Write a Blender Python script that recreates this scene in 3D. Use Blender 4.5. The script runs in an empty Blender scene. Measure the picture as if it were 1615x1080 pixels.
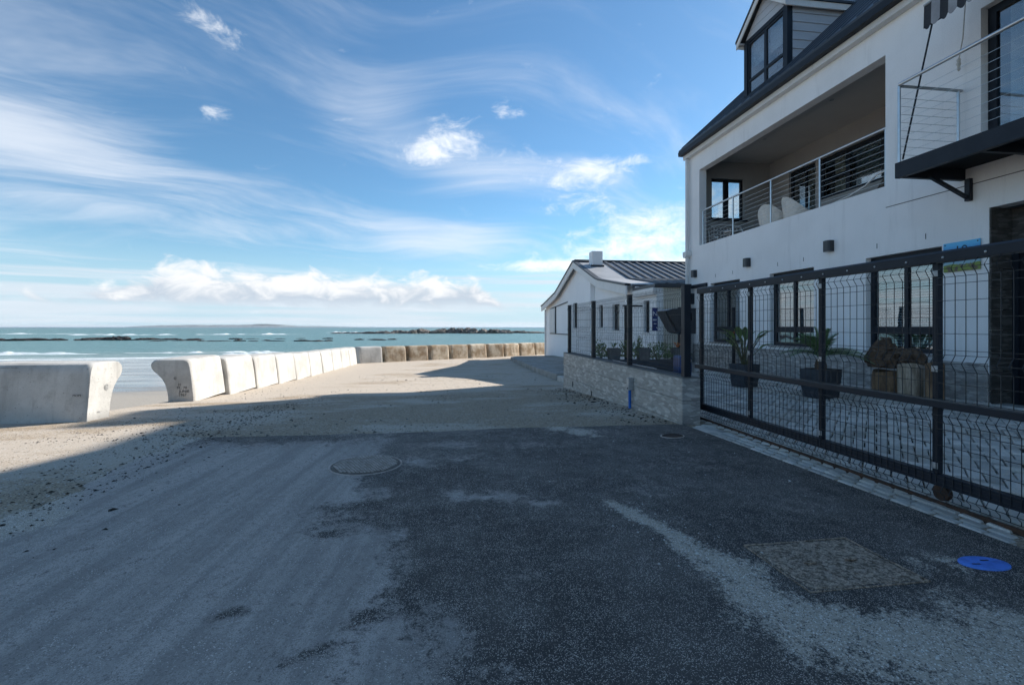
import bpy, bmesh, math, random
import numpy as np
from mathutils import Vector, Matrix

RND = random.Random(11)
NP = np.random.RandomState(5)
sc = bpy.context.scene
COL = sc.collection
rad = math.radians

# ------------------------------------------------------------------ camera
EYE = 1.28
cam_d = bpy.data.cameras.new('camera')
cam = bpy.data.objects.new('camera', cam_d)
COL.objects.link(cam)
cam.location = (0, 0, EYE)
cam.rotation_euler = (rad(90), 0, rad(-7.95))
cam_d.sensor_width = 36.0
cam_d.lens = 17.0
cam_d.shift_y = -24.5 / 1615.0
cam_d.clip_start = 0.05
cam_d.clip_end = 60000
sc.camera = cam

# ------------------------------------------------------------------ light and exposure
SUN_DIR = Vector((1.46, 0.96, 1.0)).normalized()
SUN_EL = math.asin(SUN_DIR.z)
SUN_ROT = math.atan2(SUN_DIR.x, SUN_DIR.y)
SUN_STRENGTH = 2.5
SKY_STRENGTH = 0.093
EXPOSURE = 1.68
sc.view_settings.view_transform = 'Standard'
sc.view_settings.look = 'None'
sc.view_settings.exposure = EXPOSURE
sc.view_settings.gamma = 1.0
sc.view_settings.use_curve_mapping = False
sc.cycles.use_denoising = True
sc.cycles.adaptive_threshold = 0.02
sc.cycles.max_bounces = 7
sc.cycles.diffuse_bounces = 3
sc.cycles.transparent_max_bounces = 24
sc.cycles.sample_clamp_indirect = 6.0

sun_d = bpy.data.lights.new('sun', 'SUN')
sun_d.energy = SUN_STRENGTH
sun_d.angle = rad(0.53)
sun_d.color = (1.0, 0.965, 0.91)
sun = bpy.data.objects.new('sun', sun_d)
COL.objects.link(sun)
sun.rotation_euler = SUN_DIR.to_track_quat('Z', 'Y').to_euler()
sun.location = (20, 10, 30)


# ------------------------------------------------------------------ node helpers
class NT:
    def __init__(s, tree):
        s.t = tree
        s.n = tree.nodes
        s.n.clear()

    def put(s, sock, v):
        if v is None:
            return
        if isinstance(v, bpy.types.NodeSocket):
            s.t.links.new(v, sock)
        elif isinstance(v, (tuple, list)):
            if sock.type == 'RGBA' and len(v) == 3:
                v = tuple(v) + (1.0,)
            sock.default_value = v
        else:
            if sock.type == 'RGBA':
                v = (v, v, v, 1)
            elif sock.type == 'VECTOR':
                v = (v, v, v)
            sock.default_value = v

    def m(s, op, a, b=None, c=None, clamp=False):
        n = s.n.new('ShaderNodeMath'); n.operation = op; n.use_clamp = clamp
        for i, v in enumerate((a, b, c)):
            s.put(n.inputs[i], v)
        return n.outputs[0]

    def v(s, op, a, b=None, scale=None):
        n = s.n.new('ShaderNodeVectorMath'); n.operation = op
        s.put(n.inputs[0], a)
        if b is not None: s.put(n.inputs[1], b)
        if scale is not None: s.put(n.inputs['Scale'], scale)
        return n.outputs['Value'] if op in ('LENGTH', 'DOT_PRODUCT', 'DISTANCE') else n.outputs[0]

    def sep(s, v):
        n = s.n.new('ShaderNodeSeparateXYZ'); s.put(n.inputs[0], v)
        return n.outputs[0], n.outputs[1], n.outputs[2]

    def xyz(s, x, y, z=0.0):
        n = s.n.new('ShaderNodeCombineXYZ')
        for i, q in enumerate((x, y, z)): s.put(n.inputs[i], q)
        return n.outputs[0]

    def noise(s, vec, scale=5, detail=4, rough=.55, dist=0, col=False):
        n = s.n.new('ShaderNodeTexNoise')
        s.put(n.inputs['Vector'], vec); s.put(n.inputs['Scale'], scale); s.put(n.inputs['Detail'], detail)
        s.put(n.inputs['Roughness'], rough); s.put(n.inputs['Distortion'], dist)
        return n.outputs['Color'] if col else n.outputs['Fac']

    def voro(s, vec, scale=5, feature='F1', out='Distance', rnd=1.0):
        n = s.n.new('ShaderNodeTexVoronoi'); n.feature = feature
        s.put(n.inputs['Vector'], vec); s.put(n.inputs['Scale'], scale); s.put(n.inputs['Randomness'], rnd)
        return n.outputs[out]

    def mix(s, f, a, b, mode='MIX'):
        n = s.n.new('ShaderNodeMix'); n.data_type = 'RGBA'; n.blend_type = mode
        s.put(n.inputs[0], f); s.put(n.inputs[6], a); s.put(n.inputs[7], b)
        return n.outputs[2]

    def sm(s, x, a, b, lo=0.0, hi=1.0):
        n = s.n.new('ShaderNodeMapRange'); n.interpolation_type = 'SMOOTHSTEP'
        s.put(n.inputs[0], x); s.put(n.inputs[1], a); s.put(n.inputs[2], b); s.put(n.inputs[3], lo); s.put(n.inputs[4], hi)
        return n.outputs[0]

    def pos(s):
        return s.n.new('ShaderNodeNewGeometry').outputs['Position']

    def obj(s):
        return s.n.new('ShaderNodeTexCoord').outputs['Object']

    def rndobj(s):
        return s.n.new('ShaderNodeObjectInfo').outputs['Random']

    def attr(s, name):
        n = s.n.new('ShaderNodeAttribute'); n.attribute_name = name
        return n.outputs['Fac']

    def bump(s, h, strength=.5, dist=.01, normal=None):
        n = s.n.new('ShaderNodeBump')
        s.put(n.inputs['Height'], h); s.put(n.inputs['Strength'], strength); s.put(n.inputs['Distance'], dist)
        if normal is not None: s.put(n.inputs['Normal'], normal)
        return n.outputs[0]

    def bsdf(s, color, rough=.7, metal=0, normal=None, spec=.4, coat=None):
        n = s.n.new('ShaderNodeBsdfPrincipled')
        s.put(n.inputs['Base Color'], color); s.put(n.inputs['Roughness'], rough); s.put(n.inputs['Metallic'], metal)
        s.put(n.inputs['Specular IOR Level'], spec)
        if normal is not None: s.put(n.inputs['Normal'], normal)
        return n.outputs[0]

    def out(s, shader):
        n = s.n.new('ShaderNodeOutputMaterial'); s.t.links.new(shader, n.inputs['Surface'])


def newmat(name):
    m = bpy.data.materials.new(name); m.use_nodes = True
    return m, NT(m.node_tree)


def mat(name, c1, c2=None, scale=3.0, rough=.7, bump=.15, bscale=60, metal=0, spec=.35, stretch=(1, 1, 1), fine=.12, dist=.004,
        streak=None, vary=0.0, coord='pos'):
    """general worn surface: two tones in soft patches, fine grain, small relief"""
    m, n = newmat(name)
    P = n.pos() if coord == 'pos' else n.obj()
    V = n.v('MULTIPLY', P, stretch)
    c2 = c2 or tuple(x * .8 for x in c1)
    f = n.sm(n.noise(V, scale, 6, .6), .36, .66)
    c = n.mix(f, c1, c2)
    fn = n.noise(V, bscale, 3, .6)
    g = n.m('ADD', n.m('MULTIPLY', n.m('SUBTRACT', fn, .5), 2 * fine * 1.6), 1.0)
    if vary:
        g = n.m('MULTIPLY', g, n.m('ADD', n.m('MULTIPLY', n.rndobj(), 2 * vary), 1 - vary))
    c = n.mix(1.0, c, n.xyz(g, g, g), 'MULTIPLY')
    if streak:
        sv = n.v('MULTIPLY', P, (5, 5, .45))
        sf = n.sm(n.noise(sv, 1.3, 5, .65), .52, .8)
        c = n.mix(n.m('MULTIPLY', sf, streak[3]), c, streak[:3])
    nb = n.bump(fn, bump, dist) if bump else None
    n.out(n.bsdf(c, rough, metal, nb, spec))
    return m


# ------------------------------------------------------------------ world: Nishita sky with clouds
world = bpy.data.worlds.new('World'); sc.world = world; world.use_nodes = True
world.cycles.sampling_method = 'MANUAL'; world.cycles.sample_map_resolution = 512
w = NT(world.node_tree)
sky = w.n.new('ShaderNodeTexSky'); sky.sky_type = 'NISHITA'; sky.sun_disc = False
sky.sun_elevation = SUN_EL; sky.sun_rotation = SUN_ROT
sky.air_density = 1.0; sky.dust_density = 0.15; sky.ozone_density = 2.5; sky.altitude = 5
D = w.n.new('ShaderNodeTexCoord').outputs['Generated']
dx, dy, dz = w.sep(D)
AZ = w.m('MULTIPLY', w.m('ARCTAN2', dx, dy), 57.2958)
EL = w.m('MULTIPLY', w.m('ARCSINE', dz), 57.2958)


def noise2(x, y, detail, rough=.55, dist=0.0):
    n_ = w.n.new('ShaderNodeTexNoise'); n_.noise_dimensions = '2D'
    w.put(n_.inputs['Vector'], w.xyz(x, y, 0)); n_.inputs['Scale'].default_value = 1.0; n_.inputs['Detail'].default_value = detail
    n_.inputs['Roughness'].default_value = rough; n_.inputs['Distortion'].default_value = dist
    return n_.outputs['Fac']


def blob(a, e, ra, re, s=1.0, tilt=0.0):
    """soft cloud patch centred on azimuth a, elevation e (degrees)"""
    k1 = w.m('MULTIPLY_ADD', AZ, .62 / ra, -a * .62 / ra)
    k2 = w.m('MULTIPLY_ADD', EL, .62 / re, -e * .62 / re)
    if tilt: k2 = w.m('MULTIPLY_ADD', k1, -tilt * ra / re, k2)
    q = w.m('MULTIPLY_ADD', k1, k1, w.m('MULTIPLY', k2, k2))
    q = w.m('SUBTRACT', 1.0, q, clamp=True)
    return w.m('MULTIPLY', w.m('MULTIPLY', q, q), s)


def total(xs):
    r = xs[0]
    for x in xs[1:]: r = w.m('ADD', r, x)
    return r


den = w.m('ADD', w.m('MAXIMUM', dz, 0.0), 0.12)
PX = w.m('DIVIDE', dx, den); PY = w.m('DIVIDE', dy, den)
# thin streaked high cloud
wa = noise2(w.m('MULTIPLY', PX, .5), w.m('MULTIPLY', PY, .5), 2)
rx = w.m('MULTIPLY_ADD', wa, 1.3, PX); ry = w.m('MULTIPLY_ADD', wa, -1.0, PY)
c_, s_ = math.cos(.50), math.sin(.50)
U = w.m('ADD', w.m('MULTIPLY', rx, c_), w.m('MULTIPLY', ry, s_))
Vv = w.m('SUBTRACT', w.m('MULTIPLY', ry, c_), w.m('MULTIPLY', rx, s_))
n1 = noise2(w.m('MULTIPLY', U, .55), w.m('MULTIPLY', Vv, 1.5), 6, .64)
env = total([blob(-38, 22, 13, 6, .22), blob(-38, 15, 9, 3.6, .20), blob(-20, 12.6, 28, 2.8, .23, -.10), blob(0, 10.2, 11, 2.4, .26, -.12),
             blob(-16, 24, 18, 6, .19, -.25), blob(14, 17.8, 12, 1.8, .24), blob(1, 19, 11, 4, .20, -.2), blob(-32, 10.2, 14, 1.4, .16, -.1)])
hi = w.m('MULTIPLY', w.sm(w.m('ADD', n1, env), .45, 1.05), .70)
# small bright puffs
n2 = noise2(w.m('MULTIPLY', AZ, .24), w.m('MULTIPLY', EL, .44), 6, .66, .3)
env2 = total([blob(1.3, 21.2, 3.4, 2.3, .42), blob(-3.0, 19.4, 4.0, 1.6, .38), blob(-23.6, 20.6, 2.2, 1.2, .26), blob(-23.5, 27.5, 3.5, 2.0, .27),
              blob(15.5, 16.9, 5.0, 1.3, .43), blob(19, 18.5, 5.5, 1.0, .38), blob(7.5, 19.4, 4.0, 1.5, .31), blob(15.0, 14.0, 5.0, 1.6, .30),
              blob(24.0, 11.4, 9.0, 2.4, .46, .12), blob(26, 8.0, 15, 1.8, .48), blob(12, 7.0, 10, .8, .38), blob(38, 14, 9, 3.0, .36),
              blob(7.0, 24.0, 3.0, 1.2, .28)])
puff = w.m('MULTIPLY', w.sm(w.m('ADD', n2, env2), .66, 1.20), .92)
# low cumulus bank over the sea, flat below, billowed above
bn = noise2(w.m('MULTIPLY', AZ, .30), w.m('MULTIPLY', EL, .55), 5, .60, .4)
topn = noise2(w.m('MULTIPLY', AZ, .16), 7.7, 3, .6)
top = w.m('MULTIPLY_ADD', topn, 2.2, 5.0)
envl = total([blob(-16, 4.3, 15.5, 40, 1.7), blob(2, 4, 5, 40, .8), blob(-42, 4, 7, 40, .42), blob(45, 4, 22, 40, .9), blob(110, 4, 40, 40, .8), blob(-105, 4, 40, 40, .9), blob(-160, 4, 40, 40, .7)])
up = w.m('SUBTRACT', w.m('MULTIPLY', top, w.m('MINIMUM', envl, 1.0)), EL)
bc = w.m('SUBTRACT', bn, .5)
cum = w.sm(w.m('MULTIPLY_ADD', bc, 5.0, up), -.2, 1.5)
cum = w.m('MULTIPLY', cum, w.sm(w.m('MULTIPLY_ADD', bc, 1.6, EL), 1.9, 3.1))
# pale layered band at the horizon
lay = noise2(w.m('MULTIPLY', AZ, .035), w.m('MULTIPLY', EL, 1.1), 4, .55)
band = w.m('MULTIPLY', w.sm(w.m('MULTIPLY_ADD', w.m('ABSOLUTE', w.m('SUBTRACT', EL, 2.4)), -.075, lay), .22, .52), .85)
low = w.m('MULTIPLY', w.sm(EL, 11.0, 0.0), .88)

lit = w.sm(w.m('ADD', w.m('MULTIPLY', bc, 6.5), w.m('SUBTRACT', EL, 3.9)), -1.5, 1.3)
CW = 4.55
c_hi = (CW * .70, CW * .74, CW * .80)
c_puff = (CW * .86, CW * .88, CW * .90)
c_cum = w.mix(lit, (CW * .44, CW * .51, CW * .59), (CW * .74, CW * .755, CW * .77))
c_band = (CW * .56, CW * .63, CW * .70)
base = w.mix(1.0, sky.outputs[0], (.33, .455, .50), 'MULTIPLY')
base = w.mix(low, base, (CW * .42, CW * .57, CW * .69))
col = w.mix(band, base, c_band)
col = w.mix(hi, col, c_hi)
col = w.mix(cum, col, c_cum)
col = w.mix(puff, col, c_puff)
bg = w.n.new('ShaderNodeBackground'); w.put(bg.inputs[0], col); bg.inputs[1].default_value = SKY_STRENGTH
wo = w.n.new('ShaderNodeOutputWorld'); w.t.links.new(bg.outputs[0], wo.inputs['Surface'])


# ------------------------------------------------------------------ mesh helpers
class MB:
    def __init__(s):
        s.v = []; s.f = []

    def add(s, vs, fs):
        o = len(s.v); s.v += [tuple(p) for p in vs]; s.f += [tuple(i + o for i in q) for q in fs]
        return s

    def box(s, x0, x1, y0, y1, z0, z1):
        return s.add([(x0, y0, z0), (x1, y0, z0), (x1, y1, z0), (x0, y1, z0), (x0, y0, z1), (x1, y0, z1), (x1, y1, z1), (x0, y1, z1)],
                     [(3, 2, 1, 0), (4, 5, 6, 7), (0, 1, 5, 4), (1, 2, 6, 5), (2, 3, 7, 6), (3, 0, 4, 7)])

    def prism(s, poly, fn, a, b):
        """poly of 2D points, fn(p, q, t) -> xyz, extruded t from a to b"""
        n = len(poly)
        vs = [fn(p[0], p[1], a) for p in poly] + [fn(p[0], p[1], b) for p in poly]
        fs = [tuple(range(n))[::-1], tuple(range(n, 2 * n))] + [(i, (i + 1) % n, n + (i + 1) % n, n + i) for i in range(n)]
        return s.add(vs, fs)

    def tube(s, pts, r, n=6, cap=True, up=(0, 0, 1)):
        pts = [Vector(p) for p in pts]
        k = len(pts)
        rr = r if isinstance(r, (list, tuple)) else [r] * k
        vs = []
        for i, p in enumerate(pts):
            t = (pts[min(i + 1, k - 1)] - pts[max(i - 1, 0)]).normalized()
            u = Vector(up)
            if abs(t.dot(u)) > .95: u = Vector((1, 0, 0)) if abs(t.x) < .9 else Vector((0, 1, 0))
            a = t.cross(u).normalized(); b = t.cross(a)
            for j in range(n):
                th = 2 * math.pi * (j + .5) / n
                vs.append(p + (a * math.cos(th) + b * math.sin(th)) * rr[i])
        fs = [(i * n + j, i * n + (j + 1) % n, (i + 1) * n + (j + 1) % n, (i + 1) * n + j) for i in range(k - 1) for j in range(n)]
        if cap:
            fs += [tuple(range(n))[::-1], tuple(range((k - 1) * n, k * n))]
        return s.add(vs, fs)

    def lathe(s, prof, n=24, c=(0, 0, 0), sx=1, sy=1):
        vs = []; k = len(prof)
        for r, z in prof:
            for j in range(n):
                th = 2 * math.pi * j / n
                vs.append((c[0] + r * sx * math.cos(th), c[1] + r * sy * math.sin(th), c[2] + z))
        fs = [(i * n + j, i * n + (j + 1) % n, (i + 1) * n + (j + 1) % n, (i + 1) * n + j) for i in range(k - 1) for j in range(n)]
        fs += [tuple(range(n))[::-1], tuple(range((k - 1) * n, k * n))]
        return s.add(vs, fs)

    def grid(s, fn, nu, nv):
        vs = [fn(i / nu, j / nv) for j in range(nv + 1) for i in range(nu + 1)]
        fs = [(j * (nu + 1) + i, j * (nu + 1) + i + 1, (j + 1) * (nu + 1) + i + 1, (j + 1) * (nu + 1) + i) for j in range(nv) for i in range(nu)]
        return s.add(vs, fs)

    def mesh(s, name, smooth=None, fix=True):
        me = bpy.data.meshes.new(name)
        me.from_pydata(s.v, [], s.f)
        if fix:
            bm = bmesh.new(); bm.from_mesh(me)
            bmesh.ops.recalc_face_normals(bm, faces=bm.faces)
            bm.to_mesh(me); bm.free()
        if smooth is not None:
            me.polygons.foreach_set('use_smooth', [True] * len(me.polygons))
            me.set_sharp_from_angle(angle=rad(smooth))
        me.update()
        return me

    def build(s, name, m, parent=None, smooth=None, bevel=0, kind=None, label=None, fix=True, loc=None, rz=0):
        me = s.mesh(name, smooth, fix)
        me.materials.append(m)
        o = bpy.data.objects.new(name, me)
        COL.objects.link(o)
        if parent: o.parent = parent
        if loc: o.location = loc
        if rz: o.rotation_euler = (0, 0, rz)
        if bevel:
            b = o.modifiers.new('bevel', 'BEVEL'); b.width = bevel; b.segments = 2; b.limit_method = 'ANGLE'; b.angle_limit = rad(40)
        if kind: o['kind'] = kind
        if label: o['label'] = label
        return o


def tag(o, label, cat, group=None, kind=None):
    o['label'] = label; o['category'] = cat
    if group: o['group'] = group
    if kind: o['kind'] = kind
    return o


def thing(name, label, cat, loc=(0, 0, 0), rz=0, group=None):
    o = bpy.data.objects.new(name, None); COL.objects.link(o)
    o.location = loc; o.rotation_euler = (0, 0, rz); o.empty_display_size = .2
    return tag(o, label, cat, group)


def part_empty(name, parent, loc=(0, 0, 0)):
    o = bpy.data.objects.new(name, None); COL.objects.link(o); o.parent = parent; o.location = loc; o.empty_display_size = .1
    return o


def struct(o, label):
    o['kind'] = 'structure'; o['label'] = label
    return o


def share(name, me, parent, loc, rot=(0, 0, 0), scale=(1, 1, 1), kind=None):
    o = bpy.data.objects.new(name, me); COL.objects.link(o)
    o.parent = parent; o.location = loc; o.rotation_euler = rot; o.scale = scale
    if kind: o['kind'] = kind
    return o


def walled(mb, a0, a1, z0, z1, holes, t0, t1, fn):
    """a wall slab with openings; fn(a, z, t) -> xyz"""
    A = sorted({a0, a1, *[h[0] for h in holes], *[h[1] for h in holes]}); Z = sorted({z0, z1, *[h[2] for h in holes], *[h[3] for h in holes]})
    A = [a for a in A if a0 <= a <= a1]; Z = [z for z in Z if z0 <= z <= z1]
    na, nz = len(A) - 1, len(Z) - 1

    def solid(i, j):
        if not (0 <= i < na and 0 <= j < nz): return False
        a, z = (A[i] + A[i + 1]) / 2, (Z[j] + Z[j + 1]) / 2
        return not any(h[0] < a < h[1] and h[2] < z < h[3] for h in holes)

    def q(*ps):
        mb.add([fn(*p) for p in ps], [(0, 1, 2, 3)])
    for i in range(na):
        for j in range(nz):
            if not solid(i, j): continue
            a, b, c, d = A[i], A[i + 1], Z[j], Z[j + 1]
            q((a, c, t0), (b, c, t0), (b, d, t0), (a, d, t0)); q((a, c, t1), (b, c, t1), (b, d, t1), (a, d, t1))
            if not solid(i - 1, j): q((a, c, t0), (a, c, t1), (a, d, t1), (a, d, t0))
            if not solid(i + 1, j): q((b, c, t0), (b, c, t1), (b, d, t1), (b, d, t0))
            if not solid(i, j - 1): q((a, c, t0), (b, c, t0), (b, c, t1), (a, c, t1))
            if not solid(i, j + 1): q((a, d, t0), (b, d, t0), (b, d, t1), (a, d, t1))
    return mb


def merge(o, d=.0005):
    bm = bmesh.new(); bm.from_mesh(o.data)
    bmesh.ops.remove_doubles(bm, verts=bm.verts, dist=d); bmesh.ops.recalc_face_normals(bm, faces=bm.faces)
    bm.to_mesh(o.data); bm.free()


def writing(name, s, size, m, parent, mw, extrude=.0015, shear=0.0, align='CENTER'):
    cu = bpy.data.curves.new(name, 'FONT'); cu.body = s; cu.size = size; cu.extrude = extrude; cu.align_x = align; cu.align_y = 'CENTER'; cu.shear = shear
    tmp = bpy.data.objects.new(name, cu)
    me = bpy.data.meshes.new_from_object(tmp)
    bpy.data.objects.remove(tmp); bpy.data.curves.remove(cu)
    me.materials.clear(); me.materials.append(m)
    o = bpy.data.objects.new(name, me); COL.objects.link(o); o.parent = parent; o.matrix_local = mw
    return o


def vnoise(x, y, seed=0, octaves=5, rough=.55):
    x = np.asarray(x, float); y = np.asarray(y, float)
    out = np.zeros(np.broadcast(x, y).shape); amp = 1; tot = 0

    def h(i, j, k):
        n = (i * 374761393 + j * 668265263 + k * 974634777 + seed * 1442695) & 0x7fffffff
        n = (n ^ (n >> 13)) * 1274126177 & 0x7fffffff
        return ((n ^ (n >> 16)) & 0xffff) / 65535.0
    for k in range(octaves):
        f = 2 ** k
        xi = np.floor(x * f).astype(np.int64); yi = np.floor(y * f).astype(np.int64)
        fx = x * f - xi; fy = y * f - yi; fx = fx * fx * (3 - 2 * fx); fy = fy * fy * (3 - 2 * fy)
        a = h(xi, yi, k); b = h(xi + 1, yi, k); c = h(xi, yi + 1, k); d = h(xi + 1, yi + 1, k)
        out += amp * ((a * (1 - fx) + b * fx) * (1 - fy) + (c * (1 - fx) + d * fx) * fy); tot += amp; amp *= rough
    return out / tot


GK = ([-60, 4, 6, 8, 10.4, 12.3, 17, 24, 33, 45], [0, 0, 0, -.07, -.2, -.29, -.45, -.58, -.69, -.78])


def gz(y):
    return float(np.interp(y, *GK))


SEA = -2.2
ORD = ['first', 'second', 'third', 'fourth', 'fifth', 'sixth', 'seventh', 'eighth', 'ninth', 'tenth']

# ------------------------------------------------------------------ materials
M = {}
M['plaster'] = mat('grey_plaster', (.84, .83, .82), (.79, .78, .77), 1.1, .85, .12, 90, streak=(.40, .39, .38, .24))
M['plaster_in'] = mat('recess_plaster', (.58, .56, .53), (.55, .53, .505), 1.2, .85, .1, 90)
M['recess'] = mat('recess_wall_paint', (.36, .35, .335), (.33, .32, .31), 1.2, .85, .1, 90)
M['white_wall'] = mat('white_plaster', (.88, .88, .87), (.84, .84, .84), .8, .8, .12, 80, streak=(.5, .5, .5, .15))
M['white_paint'] = mat('white_paint', (.72, .71, .69), (.66, .65, .63), 2.0, .5, .06, 60)
M['navy'] = mat('dark_blue_grey_powder_coat', (.0095, .014, .022), (.014, .019, .028), 5, .5, .05, 120, spec=.3)
def dusty_navy():
    m, n = newmat('dust_topped_powder_coat')
    nz = n.sep(n.n.new('ShaderNodeNewGeometry').outputs['Normal'])[2]
    nn = n.noise(n.v('MULTIPLY', n.pos(), (1, .6, 1)), 14, 5, .65)
    f = n.m('MULTIPLY', n.sm(nz, .6, .95), n.sm(nn, .25, .6))
    c = n.mix(f, n.mix(nn, (.0095, .014, .022), (.014, .019, .028)), (.20, .165, .13))
    n.out(n.bsdf(c, n.m('MULTIPLY_ADD', f, .4, .5), 0, None, .3))
    return m


M['navy_dusty'] = dusty_navy()
M['black_wire'] = mat('black_coated_wire', (.012, .014, .018), (.02, .022, .026), 12, .45, 0, 120, spec=.5)
M['roof'] = mat('dark_roof_sheet', (.040, .046, .055), (.055, .060, .068), 1.5, .5, .05, 50, spec=.5)
M['rib'] = mat('roof_rib_metal', (.06, .065, .075), (.09, .095, .10), 1.5, .45, .05, 50)
M['steel'] = mat('brushed_steel', (.62, .63, .64), (.55, .56, .57), 8, .32, .05, 160, metal=.85, spec=.5)
M['galv'] = mat('galvanised_metal', (.45, .46, .47), (.35, .36, .36), 20, .45, .1, 120, metal=.6)
M['concrete_brown'] = mat('stained_cast_concrete', (.66, .55, .41), (.36, .25, .15), 2.2, .92, .4, 45, fine=.3, streak=(.085, .058, .038, .85), vary=.25)
M['kerb'] = mat('worn_kerb_concrete', (.36, .34, .31), (.24, .23, .20), 1.6, .92, .5, 50, fine=.2, streak=(.10, .10, .06, .5))
M['mark'] = mat('faded_black_marker', (.05, .05, .055), (.12, .12, .12), 40, .9, 0, 90)
M['smudge'] = mat('grey_smudge', (.20, .195, .185), (.33, .32, .30), 30, .95, 0, 90)
M['dark'] = mat('dark_interior', (.012, .013, .015), None, 3, .9, 0)
M['plastic'] = mat('dark_moulded_plastic', (.018, .021, .028), (.026, .03, .036), 6, .4, .05, 150, spec=.5)
M['blue'] = mat('blue_plastic', (.015, .055, .20), (.012, .045, .15), 5, .4, .05, 120, spec=.5)
M['rust'] = mat('rusted_iron', (.085, .045, .028), (.045, .030, .022), 16, .85, .5, 90, fine=.3)
M['iron'] = mat('cast_iron_dusty', (.60, .50, .43), (.42, .34, .28), 12, .85, .4, 80, fine=.25)
M['iron_dark'] = mat('cast_iron_dirty', (.20, .165, .14), (.14, .11, .085), 14, .85, .4, 80, fine=.4)
M['cover'] = mat('gritty_cover', (.48, .36, .265), (.13, .095, .066), 48, .92, .8, 120, fine=.8, dist=.004)
M['bluepaint'] = mat('blue_road_paint', (.11, .27, .80), (.09, .22, .66), 14, .6, .3, 90, fine=.15)
M['wood'] = mat('weathered_log_bark', (.32, .20, .115), (.13, .08, .048), 5, .9, .9, 30, stretch=(3, 3, .5), fine=.35, dist=.01)
M['wood_pale'] = mat('bleached_log', (.52, .42, .32), (.30, .23, .16), 5, .9, .9, 30, stretch=(3, 3, .5), fine=.3, dist=.01)
M['wood_end'] = mat('dark_burl_wood', (.15, .095, .06), (.065, .042, .028), 6, .9, .9, 25, fine=.4, dist=.012)
M['planter'] = mat('dark_clay_planter', (.045, .050, .060), (.065, .07, .08), 4, .7, .2, 60)
M['planter_grey'] = mat('grey_fibre_planter', (.16, .16, .155), (.12, .12, .12), 4, .8, .2, 60)
M['soil'] = mat('soil', (.05, .038, .028), None, 12, .95, .6, 40)
M['leaf'] = mat('dark_green_leaf', (.13, .20, .07), (.17, .24, .085), 9, .5, 0, 60, fine=.3, vary=0, spec=.4)
M['leaf2'] = mat('cycad_leaf', (.10, .18, .075), (.14, .22, .09), 9, .42, 0, 60, fine=.25, spec=.5)
M['stem'] = mat('plant_stem', (.10, .12, .05), (.12, .09, .05), 9, .7, .1, 60)
M['flower'] = mat('orange_petal', (.75, .23, .03), (.6, .12, .03), 9, .6, 0, 60)
M['wicker'] = mat('pale_wicker', (.74, .69, .62), (.62, .57, .50), 22, .8, .9, 55, stretch=(.6, .6, 3), fine=.2, dist=.008)
M['wicker_dark'] = mat('dark_wicker', (.09, .075, .06), (.06, .05, .04), 22, .8, .9, 55, stretch=(.6, .6, 3), fine=.2, dist=.008)
M['curtain'] = mat('cream_curtain', (.50, .46, .38), (.42, .385, .32), 3, .9, .1, 90)
M['curtain_white'] = mat('white_voile', (.66, .68, .70), (.58, .60, .63), 3, .9, .1, 90)
M['blind'] = mat('grey_blind', (.46, .49, .52), None, 3, .6, 0)
M['clad'] = mat('painted_weatherboard', (.46, .48, .51), (.42, .44, .47), 2, .65, .2, 70, stretch=(1, 1, 4))
M['awn_dark'] = mat('grey_awning_canvas', (.045, .048, .055), None, 6, .9, .2, 120)
M['awn_light'] = mat('pale_awning_canvas', (.34, .34, .35), None, 6, .9, .2, 120)
M['rope'] = mat('rope', (.55, .53, .48), None, 30, .9, .3, 120)
M['rock'] = mat('dark_wet_rock', (.014, .012, .011), (.030, .025, .021), .5, .8, .8, 4, fine=.4, dist=.1)
M['rock2'] = mat('grey_granite_rock', (.20, .17, .145), (.10, .085, .07), .35, .9, .9, 2.5, fine=.4, dist=.15)
M['kelp'] = mat('dried_kelp', (.020, .016, .012), (.045, .034, .024), 30, .8, .3, 60)
M['pebble'] = mat('pebbles', (.20, .18, .155), (.09, .085, .08), 14, .9, .3, 60, fine=.3)
M['chip'] = mat('shell_chips', (.62, .60, .56), (.42, .40, .37), 25, .8, .1, 60)
M['foam'] = mat('sea_foam', (.78, .80, .80), (.55, .64, .64), .35, .9, .4, 2.5, fine=.15, dist=.2)
M['grout'] = mat('mortar', (.20, .19, .175), (.15, .145, .135), 3, .95, .3, 60)
M['bed'] = mat('sandy_joint_bed', (.05, .042, .033), (.085, .072, .052), 2, .95, .4, 60, fine=.3)
M['land'] = mat('distant_land', (.10, .13, .13), (.16, .19, .18), .002, .95, 0, .02, fine=.5)
M['sign_blue'] = mat('blue_sign', (.016, .030, .17), (.014, .025, .14), 5, .45, 0)
M['sign_white'] = mat('white_lettering', (.75, .76, .78), None, 5, .5, 0)
M['sign_num'] = mat('dark_numeral', (.012, .04, .075), None, 5, .5, 0)


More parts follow.
